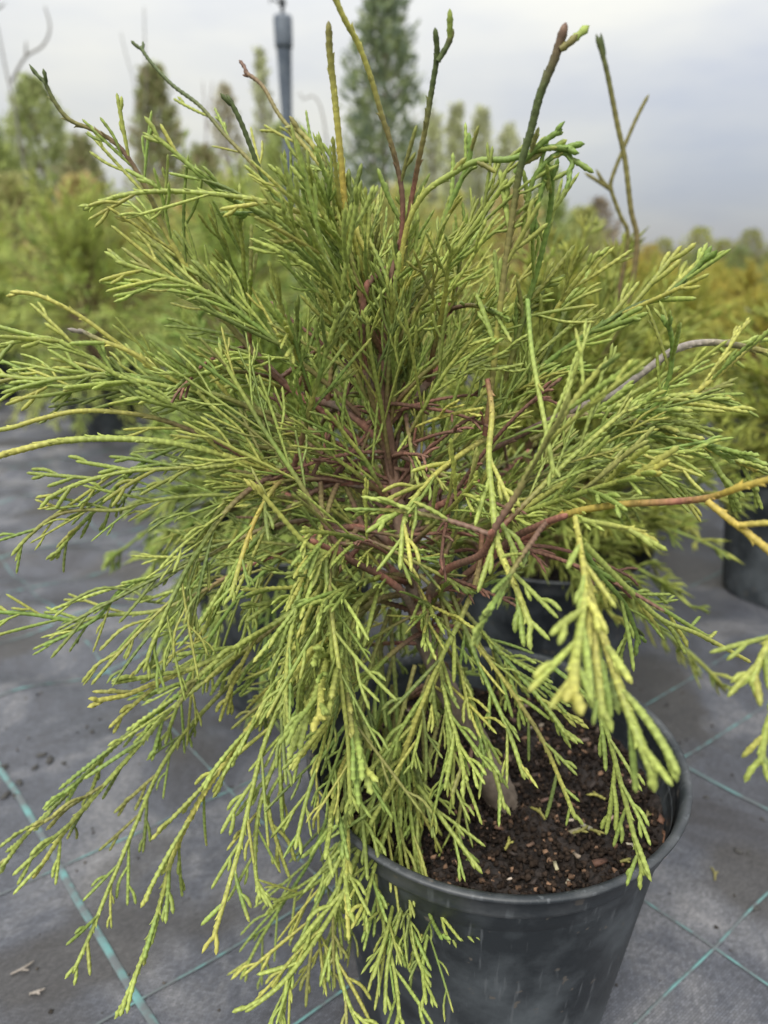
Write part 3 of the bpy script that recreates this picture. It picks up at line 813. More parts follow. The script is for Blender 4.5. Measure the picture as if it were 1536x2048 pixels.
# yellowish line falling towards the soil
traced([(1152, 1640), (1120, 1560), (1085, 1480), (1035, 1400), (985, 1330), (930, 1260), (880, 1190), (840, 1150)], .364, .29, (.0016, .0015), [OLIVE, LIME, YELL, YELL, OLIVE, YELL, LIME], fine=True, t0=.3, spacing=.012, tw=.03, droop=.7)
traced([(1050, 1560), (1020, 1470), (985, 1390), (950, 1310), (920, 1230), (890, 1150)], .36, .285, (.0016, .0014), [OLIVE, GREEN, LIME], t0=.3, spacing=.013, tw=.03, droop=.7)
traced([(1010, 1620), (985, 1530), (955, 1440), (925, 1350), (900, 1270), (880, 1190)], .355, .285, (.0015, .0013), [OLIVE, LIME, LIME], t0=.25, spacing=.010, tw=.034, droop=.7)
traced([(1140, 1480), (1090, 1410), (1030, 1340), (970, 1270), (910, 1200)], .36, .30, (.0015, .0013), [OLIVE, GREEN, LIME], t0=.2, spacing=.010, tw=.036, droop=.6)
traced([(930, 1560), (915, 1480), (890, 1390), (880, 1300), (890, 1210)], .355, .275, (.0015, .0014), [OLIVE, LIME, LIME], fine=True, t0=.2, spacing=.009, tw=.038, droop=.8)
# bright cord hanging down at x 980
traced([(1065, 1260), (1030, 1170), (997, 1092), (985, 1000), (978, 910), (984, 825), (975, 760)], .335, .245, (.0016, .0020, .0017), [RED, YELL, LIME, LIME, YELL, LIME], fine=True, t0=.35, spacing=.012, tw=.035, droop=.8)
traced([(1108, 950), (1092, 860), (1075, 770), (1062, 690), (1055, 600)], .33, .27, (.0014, .0012), [GREEN, LIME, LIME], t0=.5, spacing=.03, tw=.015)
# --- right side
traced([(1580, 948), (1480, 975), (1420, 995), (1350, 1003), (1230, 1010), (1130, 1030), (1060, 1070), (1000, 1100), (930, 1150)], .345, .235, (.0024, .0022, .0018, .0016), [BROWN, RED, RED, GOLD, GOLD, RED * 1.3, GOLD, GOLD], fine=True, t0=.45, t1=.55, spacing=.02, tw=.03, droop=.3)
traced([(1500, 1372), (1530, 1300), (1575, 1230), (1560, 1130), (1500, 1070), (1460, 1040), (1415, 1003)], .255, .205, (.0017, .0018, .0017), [GOLD, GOLD, YELL, LIME], fine=True, t0=.5, spacing=.008, tw=.03, droop=.9)
traced([(1520, 1530), (1535, 1450), (1570, 1370), (1590, 1290)], .215, .20, (.0016, .0017), [LIME, LIME], fine=True, t0=.1, spacing=.009, tw=.024, droop=.8)
traced([(1580, 1046), (1530, 1046), (1480, 1050)], .24, .23, (.0014, .0013), [GOLD, YELL], fine=True, t0=.8, t1=.82)
traced([(1146, 1395), (1150, 1320), (1163, 1240), (1170, 1170), (1160, 1090), (1150, 1035)], .25, .175, (.0013, .0015, .0025), [YELL, YELL, LIME, YELL], fine=True, t0=.2, spacing=.009, tw=.028, droop=.8)
traced([(1205, 1440), (1195, 1340), (1185, 1250), (1172, 1170)], .22, .19, (.0014, .0018), [YELL, YELL, LIME], fine=True, t0=.2, spacing=.011, tw=.022, droop=.9)
traced([(1312, 1560), (1275, 1470), (1245, 1390), (1215, 1300), (1190, 1220), (1165, 1120)], .235, .185, (.0014, .0020, .0022), [YELL, YELL, YELL, LIME, LIME], fine=True, t0=.3, spacing=.009, tw=.03, droop=.9)
traced([(1288, 1752), (1265, 1660), (1240, 1560), (1205, 1440), (1160, 1380), (1100, 1330)], .30, .245, (.0015, .0015), [GREEN, LIME, LIME], fine=True, t0=.3, spacing=.009, tw=.035, droop=.9)
traced([(1502, 1325), (1400, 1270), (1322, 1238), (1250, 1172), (1165, 1085)], .25, .30, (.0014, .0011), [LIME, LIME, YELL], t0=.75, t1=.9, spacing=.04, tw=.02, tipfork=False)
traced([(1372, 1310), (1345, 1262), (1322, 1238)], .284, .29, (.0011, .0010), [LIME, LIME], t0=.8, t1=.82, tipfork=False)
traced([(1422, 1278), (1360, 1240), (1280, 1190), (1210, 1150), (1165, 1125)], .26, .30, (.0013, .0012), [GREEN, GREEN, LIME], t0=.3, spacing=.014, tw=.03, droop=.5)
traced([(1280, 1290), (1250, 1210), (1200, 1150), (1165, 1095)], .26, .285, (.0013, .0012), [GREEN, GREEN], t0=.2, spacing=.008, tw=.035, droop=.6)
traced([(1292, 1066), (1220, 1050), (1160, 1040)], .25, .26, (.0013, .0014), [LIME, YELL], fine=True, t0=.7, t1=.72)
traced([(1600, 720), (1470, 690), (1400, 686), (1345, 702), (1290, 742), (1225, 790), (1165, 812), (1080, 850), (980, 900)], .37, .39, (.0022, .0025, .0024, .0017), [BROWN, BROWN, GREY * .8, GREY, GREY, OLIVE, YELL], t0=.72, t1=.95, spacing=.02, tw=.03, stem_scale=.08, fine=True)
traced([(1580, 630), (1490, 702), (1430, 755), (1360, 805), (1270, 840), (1150, 880)], .37, .36, (.0015, .0013), [LIME, YELL, YELL, OLIVE], t0=.2, spacing=.009, tw=.042, droop=.3)
traced([(1580, 965), (1450, 912), (1360, 872), (1270, 842), (1180, 828), (1080, 850)], .36, .33, (.0018, .0016), [BROWN, OLIVE, YELL, YELL, GOLD], fine=True, t0=.2, spacing=.009, tw=.045, droop=.4)
traced([(1420, 505), (1388, 542), (1330, 592), (1270, 612), (1200, 652), (1120, 705), (1040, 770), (950, 850)], .37, .34, (.0017, .0015), [BROWN, GREEN, GREEN, DARK, GREEN], fine=True, t0=.2, spacing=.008, tw=.045, droop=.1)
traced([(1200, 500), (1170, 540), (1130, 592), (1095, 650), (1050, 740), (980, 830)], .365, .345, (.0016, .0013), [OLIVE, GREEN, YELL, LIME], t0=.2, t1=.8, spacing=.009, tw=.04, droop=.1)
traced([(1335, 640), (1345, 700), (1330, 780), (1280, 840), (1200, 880), (1090, 920)], .365, .33, (.0016, .0013), [OLIVE, GREEN, GREEN], t0=.2, spacing=.009, tw=.036, droop=.3)
traced([(1310, 940), (1230, 965), (1150, 990), (1060, 1020), (960, 1060)], .355, .28, (.0016, .0016), [OLIVE, LIME, LIME, YELL], fine=True, t0=.2, spacing=.007, tw=.045, droop=.6)
traced([(1470, 800), (1380, 790), (1290, 800), (1180, 830), (1060, 880)], .366, .36, (.0016, .0014), [OLIVE, LIME, LIME, YELL], t0=.15, spacing=.007, tw=.05, droop=.4)
traced([(1410, 900), (1330, 905), (1240, 900), (1140, 910), (1020, 950)], .36, .32, (.0016, .0014), [OLIVE, LIME, LIME, LIME], fine=True, t0=.15, spacing=.007, tw=.05, droop=.5)
traced([(1390, 1000), (1330, 950), (1250, 920), (1150, 930), (1050, 960)], .36, .34, (.0016, .0013), [OLIVE, GREEN, LIME], t0=.15, spacing=.007, tw=.05, droop=.6)
# long fronds crossing the middle
traced([(500, 960), (560, 1030), (610, 1085), (660, 1110)], .30, .29, (.0014, .0011), [LIME, YELL], t0=.7, t1=.72)
traced([(460, 1200), (485, 1110), (510, 1040), (545, 980), (575, 950)], .345, .30, (.0016, .0015), [RED, YELL, GOLD, YELL, LIME], fine=True, t0=.3, spacing=.012, tw=.03, droop=.8)
traced([(800, 1140), (812, 1030), (860, 960), (920, 910), (985, 870)], .345, .275, (.0017, .0015), [OLIVE, YELL, YELL, LIME, LIME], fine=True, t0=.35, spacing=.009, tw=.034, droop=.9)

# --- the body of the crown: branches all round the trunk
def project(P):
    v = np.atleast_2d(P) - cpos
    d = v @ fwd
    return np.c_[768 + F * v[:, 0] / d, 1024 - F * (v @ upv) / d]
def crowds(P):
    """does this branch close one of the gaps the plant has (over the soil, beside the pot behind, at its twiggy heart)?"""
    q = project(P)[len(P) // 3:]
    x, y = q[:, 0], q[:, 1]
    Yq = P[len(P) // 3:, 1]
    if np.any((x > 960) & (x < 1340) & (y > 1430) & (Yq < .48)):
        return True
    if np.any((x < 900) & (y > 1250) & (Yq < .5)) and rng.random() < .55:
        return True
    if y.min() < 330 or np.any((Yq < .255) & (y < 950)):
        return True
    if np.any((x > 1020) & (x < 1330) & (y > 1030) & (y < 1330) & (Yq < .66)):
        return True
    if np.any((x > 640) & (x < 930) & (y > 800) & (y < 1110) & (Yq < .34)) and rng.random() < .55:
        return True
    return False
def grow(p0, az, el, L, k, n=12):
    d = np.array([math.sin(az) * math.cos(el), math.cos(az) * math.cos(el), math.sin(el)])
    P = [np.asarray(p0, float)]
    for i in range(n):
        d = unit(d + np.array([0, 0, -1.0]) * k / n + rng.normal(0, .035, 3))
        P.append(P[-1] + d * L / n)
    return np.array(P)
NF = 118
for i in range(NF):
    az = i * 2.39996 + rng.normal(0, .15)           # clockwise from +Y (away from the camera)
    u = (i + .5) / NF
    el = math.radians(-28 + 108 * u ** .9)
    front = -math.cos(az)                            # 1 towards the camera
    if rng.random() < .62:
        p0 = trunk_at(.25 + .15 * u + rng.normal(0, .022))
    else:
        st = STEMS[rng.integers(len(STEMS))]
        p0 = st[rng.integers(8, 30)]
    L = rng.uniform(.095, .165)
    if el > math.radians(30):
        L *= .72
    low_right = math.sin(az) > .35 and el < math.radians(10)
    if low_right:
        L *= .75
    k = 1.15 * max(0, math.cos(el)) ** 2 * (1 - .75 * max(0, math.sin(el))) + (.55 if el < .15 else 0)
    P = grow(p0, az, el, L, k)
    if P[:, 2].min() < .12 or P[:, 1].min() < .17:
        P = grow(p0, az, el, L * .7, k * .7)
    if crowds(P):
        continue
    y = rng.random()
    cc = [BROWN, RED if rng.random() < .5 else BROWN, OLIVE, leafcol(), leafcol(), lerp(LIME, YELL, .6 * y), lerp(LIME, YELL, y * .5)]
    branch(P, (.0015, .0012, .0010), np.array(cc), spacing=.0085, tw=rng.uniform(.042, .064), t0=.34, roll=.9, droop=.15 if el > .7 else .7)

# short green sprays close round the stems, and more of the hanging front
for i in range(36):
    st = STEMS[i % len(STEMS)] if i % 3 else TRS[20:100]
    p0 = st[rng.integers(3, len(st))]
    az, el = rng.random() * 6.283, math.radians(rng.uniform(-20, 75))
    P = grow(p0, az, el, rng.uniform(.045, .085), .5, n=8)
    branch(P, (.0012, .0010, .0009), np.array([BROWN, BROWN, OLIVE, leafcol(), leafcol()]), spacing=.007, tw=rng.uniform(.018, .032), t0=.3, roll=1.0, droop=.4)
for i in range(13):
    az = math.pi + rng.uniform(-.25, 1.3)
    st = STEMS[rng.choice([0, 1, 2, 3, 5, 11])]
    p0 = st[rng.integers(6, 30)]
    P = grow(p0, az, math.radians(rng.uniform(-10, 25)), rng.uniform(.10, .16), rng.uniform(1.6, 2.4))
    if P[:, 1].min() < .185:
        P = grow(p0, az, math.radians(-10), .09, 1.6)
    if crowds(P):
        continue
    y = rng.random()
    branch(P, (.0014, .0012, .0011), np.array([BROWN, OLIVE, leafcol(), lerp(LIME, YELL, .5 * y), LIME]), spacing=.0085, tw=rng.uniform(.04, .06), t0=.2, roll=.8, droop=.9)

for i in range(26):
    p0 = trunk_at(rng.uniform(.36, .46)) if i % 2 else STEMS[rng.choice([6, 7, 8, 10])][rng.integers(8, 30)]
    P = grow(p0, rng.random() * 6.283, math.radians(rng.uniform(48, 86)), rng.uniform(.06, .11), .15, n=8)
    if crowds(P):
        continue
    y = rng.random()
    branch(P, (.0013, .0011, .0010), np.array([RED, OLIVE, leafcol(), lerp(LIME, YELL, .5 * y), LIME]), spacing=.010, tw=rng.uniform(.035, .055), t0=.15, roll=.9, droop=0.0, ang=(12, 28))

for i in range(34):
    st = STEMS[i % len(STEMS)]
    p0 = st[rng.integers(2, 26)] if i % 2 else trunk_at(rng.uniform(.28, .42))
    P = grow(p0, rng.random() * 6.283, math.radians(rng.uniform(-15, 60)), rng.uniform(.04, .10), .4, n=8)
    b = Buf()
    S = cord(b, P, (.0011, .0007), np.array([BROWN * .8, lerp(RED, BROWN, .4) * rng.uniform(.5, .95), BROWN * .7]), K=5, scale=.35, step=.0016)
    for q in range(5):
        j = rng.integers(4, len(S) - 2)
        d_ = unit(S[j + 1] - S[j] + rng.normal(0, .0007, 3))
        cord(b, [S[j], S[j] + d_ * .006, S[j] + d_ * .012 + (0, 0, -.002)], (.0008, .0006), lerp(BROWN, RED, rng.random() * .7) * rng.uniform(.5, .9), K=5, scale=.35, step=.0016)
    link('bare_twig', b.mesh('bare_twig', M_BARK, origin=base), plant)

# ------------------------------------------------------------------ neighbours: looser meshes of the same plant
def shrub_mesh(seed, R=.22, H=.30, n=150, z0=.18, detail=1, ups=.4, cols=None, lowk=1.0, el0=-25):
    r = np.random.default_rng(seed)
    b = Buf()
    zc = z0 + H * .45
    for i in range(n):
        az = i * 2.39996 + r.normal(0, .2)
        u = (i + .5) / n
        el = math.radians(el0 + (85 - el0) * u)
        L = R * r.uniform(.65, 1.15) * (1 + ups * max(0, math.sin(el)))
        p0 = np.array([0, 0, z0 + H * (.10 + .5 * u)]) + r.normal(0, .012, 3)
        k = 1.1 * lowk * math.cos(el) ** 2
        d = np.array([math.sin(az) * math.cos(el), math.cos(az) * math.cos(el), math.sin(el)])
        P = [p0]
        for s in range(6):
            d = unit(d + np.array([0, 0, -1.0]) * k / 6 + r.normal(0, .06, 3))
            P.append(P[-1] + d * L / 6)
        c1 = lerp(GREEN, LIME, r.random())
        c2 = lerp(LIME, YELL, r.random() * .6)
        if cols is not None:
            c1, c2 = cols(r)
        S = cord(b, P, (.0024, .0016), np.array([BROWN, lerp(OLIVE, BROWN, .3), c1, c2]), step=.012, K=4, scale=.1)
        m = len(S)
        nt_ = int(10 * detail + L * 50)
        for j in range(nt_):
            t = r.uniform(.2, .98)
            q = min(m - 2, int(t * (m - 1)))
            f_ = t * (m - 1) - q
            p = S[q] * (1 - f_) + S[q + 1] * f_
            T = unit(S[q + 1] - S[q])
            w = r.normal(size=3)
            w = unit(w - T * (w @ T))
            a = math.radians(r.uniform(22, 50))
            dd = unit(T * math.cos(a) + w * math.sin(a))
            l = R * .24 * r.uniform(.5, 1.15) * (1.15 - .55 * t)
            e1 = p + dd * l * .5
            e2 = e1 + unit(dd + T * .25 + np.array([0, 0, -.28 * lowk])) * l * .5
            cc = lerp(c1, c2, r.random()) * r.uniform(.8, 1.2)
            cord(b, [p, e1, e2], (.0014, .0014), np.array([cc, cc * 1.1]), step=l / 3.01, K=3, scale=0)
            for q2 in range(2 if detail >= 1 else 1):
                v2 = r.normal(size=3)
                d2 = unit(dd + .55 * unit(v2 - dd * (v2 @ dd)))
                pm = lerp(p, e1, r.uniform(.4, 1))
                cord(b, [pm, pm + d2 * l * .3, pm + unit(d2 + T * .3 - np.array([0, 0, .15])) * l * .5], (.0013, .0013), np.array([cc, cc]), step=l * .25, K=3, scale=0)
    return b
def stem_mesh(z0, z1, r0, r1, seed, col=BROWN):
    r = np.random.default_rng(seed)
    b = Buf()
    P = [(r.normal(0, .004), r.normal(0, .004), z0 + (z1 - z0) * t) for t in np.linspace(0, 1, 5)]
    cord(b, P, (r0, r1), col, K=6, scale=.05, step=.02)
    return b.mesh('stem', M_BARK)
SHR = [shrub_mesh(11, .19, .22, n=110, ups=-.15).mesh('crown', M_FAR), shrub_mesh(12, .21, .20, n=110, ups=-.2).mesh('crown', M_FAR),
       shrub_mesh(13, .29, .36, n=105, ups=.05).mesh('crown', M_FAR), shrub_mesh(14, .32, .34, n=105, ups=0).mesh('crown', M_FAR)]
SHR.append(shrub_mesh(15, .19, .24, n=130, ups=-.05, lowk=.45, el0=2).mesh('crown', M_FAR))
STEM = stem_mesh(.165, .34, .008, .004, 5)
SOIL_B = SOIL_A
def neighbour(x, y, kind, tint, label, group, rz=0, s=1.0, name='potted_conifer', potted=True):
    e = empty(name, (x, y, 0))
    e.rotation_euler = (0, 0, rz)
    e.scale = (s, s, s)
    tag(e, label, 'potted plant', group)
    if potted:
        p = link('pot', POT, e)
        link('rim', RIM, p)
        link('soil', SOIL_B, e)
        link('stem', STEM, e)
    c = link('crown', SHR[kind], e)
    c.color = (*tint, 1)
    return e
G = 'potted thread-leaved conifers'
ORD = ['first', 'second', 'third', 'fourth', 'fifth', 'sixth', 'seventh', 'eighth', 'ninth', 'tenth', 'eleventh', 'twelfth', 'thirteenth', 'fourteenth', 'fifteenth', 'sixteenth', 'seventeenth']
n1 = neighbour(.172, .705, 4, (1.05, 1.0, 1.0), 'green conifer in the black pot directly behind the sharp plant on its right', G, .4)
neighbour(-.115, .745, 1, (.92, .98, 1.0), 'green conifer in a black pot hidden close behind the left of the sharp plant', G, 1.3)
neighbour(.612, .985, 4, (1.2, 1.1, 1.0), 'golden-green conifer in a black pot cut by the right edge of the picture', G, 2.1)
neighbour(.36, 1.12, 1, (1.15, 1.1, 1.1), 'yellow-green conifer between the pot behind and the pot at the right edge', G, .9)
neighbour(.50, 1.42, 0, (1.2, 1.05, 1.0), 'orange-tinged conifer in a pot behind the one at the right edge', G, 2.9)
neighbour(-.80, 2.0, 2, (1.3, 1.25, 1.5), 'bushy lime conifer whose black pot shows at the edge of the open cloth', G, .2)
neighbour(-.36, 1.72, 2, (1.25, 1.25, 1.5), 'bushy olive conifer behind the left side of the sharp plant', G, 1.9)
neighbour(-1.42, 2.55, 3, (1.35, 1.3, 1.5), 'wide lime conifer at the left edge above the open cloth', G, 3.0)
# thin bare-tipped shoots of the plant behind the sharp one
def shoot(parent, pts, Y, r, cols):
    P = [at(px, py, Y) for px, py in pts[::-1]]
    b = Buf()
    cord(b, P, r, np.array(cols), step=.004, K=6, scale=.15)
    me = b.mesh('shoot', M_FAR)
    o = link('shoot', me)
    o.parent = parent
    bpy.context.view_layer.update()
    o.matrix_parent_inverse = parent.matrix_world.inverted()
    o.color = (1, 1, 1, 1)
bpy.context.view_layer.update()
shoot(n1, [(1192, 68), (1212, 135), (1235, 250), (1250, 320), (1262, 420), (1274, 490), (1250, 620), (1180, 760)], .62, (.0026, .0020, .0018), [OLIVE, OLIVE, lerp(OLIVE, BROWN, .5), OLIVE, OLIVE, DARK])
shoot(n1, [(1202, 66), (1203, 85), (1208, 110)], .62, (.0018, .0018), [DARK, DARK])
shoot(n1, [(1298, 188), (1275, 232), (1252, 285), (1226, 350), (1222, 378), (1240, 430), (1256, 480), (1230, 620)], .66, (.0020, .0014), [BROWN, OLIVE, OLIVE, OLIVE])
shoot(n1, [(1168, 345), (1195, 362), (1222, 380)], .66, (.0016, .0014), [OLIVE, OLIVE])
shoot(n1, [(1192, 338), (1204, 360), (1222, 380)], .66, (.0016, .0014), [OLIVE, OLIVE])

# the block of potted plants behind, left and right
LEFT = 'potted conifers in the block behind on the left'
k = 0
for (x, y, r_, c_) in ((-.95, 2.75, 0, 0), (-.42, 2.45, 0, 1), (.05, 2.3, 0, 2), (-1.75, 3.15, 1, 0), (-1.25, 3.3, 1, 1), (-.70, 3.35, 1, 2), (-.15, 3.1, 1, 3), (.3, 3.2, 1, 4), (-2.2, 3.7, 2, 0), (-1.6, 3.95, 2, 1), (-1.0, 4.0, 2, 2), (-.4, 4.05, 2, 3), (.25, 4.2, 2, 4)):
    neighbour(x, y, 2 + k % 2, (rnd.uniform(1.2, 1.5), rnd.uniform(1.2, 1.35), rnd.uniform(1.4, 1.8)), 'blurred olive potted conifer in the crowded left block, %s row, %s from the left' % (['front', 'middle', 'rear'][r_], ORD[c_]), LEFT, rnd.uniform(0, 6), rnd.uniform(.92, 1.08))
    k += 1
RIGHT = 'low golden potted conifers in the block on the right'
for row, (y, x0, x1, dx) in enumerate(((1.78, .55, 1.3, .42), (2.2, .5, 1.6, .42), (2.65, .75, 2.0, .45), (3.15, .7, 2.3, .5), (3.7, .8, 2.7, .5), (4.4, .9, 3.2, .52), (5.2, 1.2, 3.8, .55), (6.1, 1.5, 4.4, .6))):
    x = x0
    c_ = 0
    while x < x1:
        o = rnd.uniform(0, 1)
        neighbour(x + rnd.uniform(-.07, .07), y + rnd.uniform(-.08, .08), row % 2, (1.22 + .3 * o, 1.12, 1.0), 'golden potted conifer in the right block, %s row back, %s from its left' % (ORD[row], ORD[c_]), RIGHT, rnd.uniform(0, 6), rnd.uniform(.88, 1.0))
        c_ += 1
        x += dx

# ------------------------------------------------------------------ taller nursery stock
def column_mesh(seed, H, R, n, c1, c2, top=.12, sparse=False, z0=.3, up=.9):
    r = np.random.default_rng(seed)
    b = Buf()
    cl = [(r.random() * 6.28, r.random(), r.uniform(.5, 1.2)) for _ in range(40)]
    for i in range(n):
        t = r.random() ** (1.25 if not sparse else 1.0)
        z = z0 + (H - z0) * t
        az = r.random() * 6.283
        lump = 1 + .28 * math.sin(az * 3 + t * 17 + seed) + .18 * math.sin(az * 5 - t * 31)
        rad = R * lump * ((1 - t) ** .65 * (1 - top) + top * (1 - t * .8)) * min(1, .55 + 3 * t)
        q = rad * math.sqrt(r.uniform(.1, 1))
        p = np.array([q * math.cos(az), q * math.sin(az), z])
        o = np.array([math.cos(az), math.sin(az), 0])
        d = unit(o * r.uniform(.3, .9) + np.array([0, 0, up * r.uniform(.5, 1.3)]) + r.normal(0, .3, 3))
        l = r.uniform(.05, .13) * (H / 2.4) ** .5
        c = lerp(c1, c2, r.random()) * r.uniform(.7, 1.25)
        w = unit(np.cross(d, r.normal(size=3)))
        wd = l * r.uniform(.10, .20)
        m_ = p + d * l * .5 + r.normal(0, .006, 3)
        e = p + d * l
        b.add([p - w * wd * .3, p + w * wd * .3, m_ + w * wd, m_ - w * wd, e + w * wd * .3, e - w * wd * .3], [(0, 1, 2, 3), (3, 2, 4, 5)], c)
        for _ in range(2):
            d2 = unit(d + r.normal(0, .6, 3))
            e2 = m_ + d2 * l * .5
            w2 = unit(np.cross(d2, r.normal(size=3))) * wd * .5
            b.add([m_ - w2 * .4, m_ + w2 * .4, e2 + w2, e2 - w2], [(0, 1, 2, 3)], c * r.uniform(.85, 1.15))
    # side branches that carry the sprays
    for i in range(int(n / 60)):
        t = r.random()
        az = r.random() * 6.283
        z = z0 + (H - z0) * t * .95
        l = R * (1 - t * .8)
        o = np.array([math.cos(az), math.sin(az), .8])
        cord(b, [np.array([0, 0, z]), np.array([0, 0, z]) + o * l * .5, np.array([0, 0, z]) + o * l * .9 + np.array([0, 0, l * .2])], (.008, .003), BROWN, K=4, scale=0, step=.1)
    return b.mesh('crown', M_FAR, smooth=False)
def trunk_mesh(seed, H, r0):
    r = np.random.default_rng(seed)
    b = Buf()
    cord(b, [(r.normal(0, .01) * H * .3 * t, r.normal(0, .01) * H * .3 * t, .02 + H * t) for t in np.linspace(0, 1, 6)], (r0, r0 * .25), BARK * .7, K=6, scale=.04, step=.08)
    return b.mesh('trunk', M_BARK)
CT = 'tall container conifers behind the potted rows'
BLUEG = np.array([.21, .27, .20]); MIDG = np.array([.28, .33, .13]); PALE = np.array([.42, .45, .21]); BRN = np.array([.32, .27, .16]); GRY = np.array([.45, .45, .33]); FRESH = np.array([.38, .43, .14])
def tree(px, top, wpx, Yd, n, c1, c2, label, seed, sparse=False, pot_=False, up=.9, cat='tree', name='conifer_tree'):
    x = at(px, 505, Yd)[0]
    H = at(px, top, Yd)[2]
    R = wpx / F * Yd * .66
    e = empty(name, (x, Yd, 0))
    tag(e, label, cat, CT)
    link('trunk', trunk_mesh(seed, H * .93, .02 + H * .008), e)
    c = link('crown', column_mesh(seed, H, R, n, c1, c2, sparse=sparse, up=up), e)
    c.color = (1.25, 1.25, 1.3, 1)
    if pot_:
        p = link('pot', POT, e); p.scale = (1.6, 1.6, 1.6)
        q = link('rim', RIM, p)
tree(4, 215, 130, 6.5, 2600, MIDG, FRESH, 'green conifer tree cut by the left edge of the picture', 21)
tree(112, 165, 175, 7.5, 3200, MIDG, PALE, 'broad pale green conifer tree between the left edge and the bare sapling', 22)
tree(338, 140, 110, 7.0, 2600, BRN, MIDG, 'narrow brownish conifer tree standing alone left of the sprinkler', 23, pot_=True)
tree(768, -70, 165, 9.0, 3600, BLUEG * .7, MIDG, 'tallest dark blue-green conifer tree right of the sprinkler, reaching the top edge', 24)
tree(585, 255, 190, 6.5, 2600, MIDG, FRESH, 'bushy green conifer tree just below the sprinkler head', 25)
tree(470, 180, 90, 9.5, 900, GRY, BRN, 'sparse greyish tree left of the sprinkler', 26, sparse=True, up=1.3)
tree(540, 110, 50, 9.0, 600, GRY, PALE, 'thin wispy tree touching the left of the sprinkler pole', 27, sparse=True, up=1.5)
tree(188, 285, 110, 6.0, 1500, MIDG, BRN, 'small olive conifer tree right of the broad pale one', 28)
tree(862, 235, 60, 7.5, 800, GRY, PALE, 'wispy pale conifer tree nearest the tallest dark tree', 29, sparse=True, up=1.5)
tree(905, 222, 60, 7.0, 900, GRY, PALE, 'wispy pale conifer tree, second from the tallest dark tree', 30, sparse=True, up=1.5)
tree(952, 228, 75, 7.5, 1000, GRY, PALE, 'wispy pale conifer tree, third from the tallest dark tree', 31, sparse=True, up=1.5)
tree(1005, 262, 70, 7.0, 900, GRY, PALE, 'wispy pale conifer tree, fourth from the tallest dark tree', 32, sparse=True, up=1.5)
tree(1085, 330, 90, 7.0, 1000, PALE, MIDG, 'low pale conifer tree at the right end of the wispy row', 33, sparse=True, up=1.2)
tree(1190, 405, 110, 8.0, 700, np.array([.17, .13, .10]), BRN, 'low pinkish-brown twiggy shrub above the right-hand rows', 34, sparse=True, up=1.2, cat='shrub', name='twiggy_shrub')
tree(420, 300, 120, 6.0, 1500, BRN, MIDG, 'low brownish conifer tree between the lone narrow one and the sprinkler', 35)
HG = 'low hedge-like conifers filling the row below the tall trees'
HEDGE = [column_mesh(40 + i, .95, .42, 1700, MIDG, PALE, top=.4, z0=.12) for i in range(3)]
HTR = trunk_mesh(44, .8, .02)
for i in range(17):
    px = 40 + i * 70
    Yd = 5.0 + .5 * math.sin(i * 2.1)
    e = empty('hedge_conifer', (at(px, 505, Yd)[0], Yd, 0))
    tag(e, 'rounded olive conifer in the blurred row below the tall trees, %s from the left' % ORD[i], 'shrub', HG)
    s = rnd.uniform(.78, 1.0) * (1.0 if px < 850 else .86)
    e.scale = (s, s, s); e.rotation_euler = (0, 0, rnd.uniform(0, 6))
    link('trunk', HTR, e)
    c = link('crown', HEDGE[i % 3], e); c.color = (rnd.uniform(1.1, 1.5), rnd.uniform(1.1, 1.25), rnd.uniform(.9, 1.2), 1)
FG = 'far shrubs along the skyline on the right'
FARM = [column_mesh(50 + i, 1.0, .75, 1800, MIDG, FRESH, top=.6, z0=.05) for i in range(2)]
FPX = [1130, 1195, 1265, 1325, 1395, 1445, 1497, 1560, 1300, 1480, 1400, 1230, 1620, 1060, 985]
for i, (px, top, Yd, tint, lab) in enumerate(((1130, 470, 10, (1.0, .9, .9), None), (1195, 462, 11, (1.1, .9, .9), None), (1265, 478, 11, (1.2, 1, .8), None), (1325, 480, 10.5, (1.1, 1, .8), None),
        (1395, 458, 11, (1.2, 1.1, .6), 'golden shrub bulging above the skyline on the right'), (1445, 482, 10.5, (1.1, 1, .8), None), (1497, 462, 11, (.95, .85, .7), 'dark brownish shrub near the right edge of the skyline'), (1560, 480, 10.5, (1, 1, .9), None),
        (1300, 492, 9, (1.5, 1.1, .7), None), (1480, 495, 9, (.8, .85, .8), None), (1400, 500, 9, (.75, .8, .8), None), (1230, 490, 9, (1.4, 1.1, .8), None), (1620, 480, 10, (1, 1, .9), None), (1060, 470, 10, (1, 1, .9), None), (985, 460, 10, (1, 1, .9), None))):
    e = empty('far_shrub', (at(px, 505, Yd)[0], Yd, 0))
    tag(e, lab or 'rounded green shrub in the far skyline row, %s from the left' % ORD[sorted(FPX).index(px)], 'shrub', FG)
    H = at(px, top, Yd)[2]
    e.scale = (H * .9, H * .9, H); e.rotation_euler = (0, 0, i * 1.7)
    link('trunk', HTR, e)
    c = link('crown', FARM[i % 2], e); c.color = (*tint, 1)

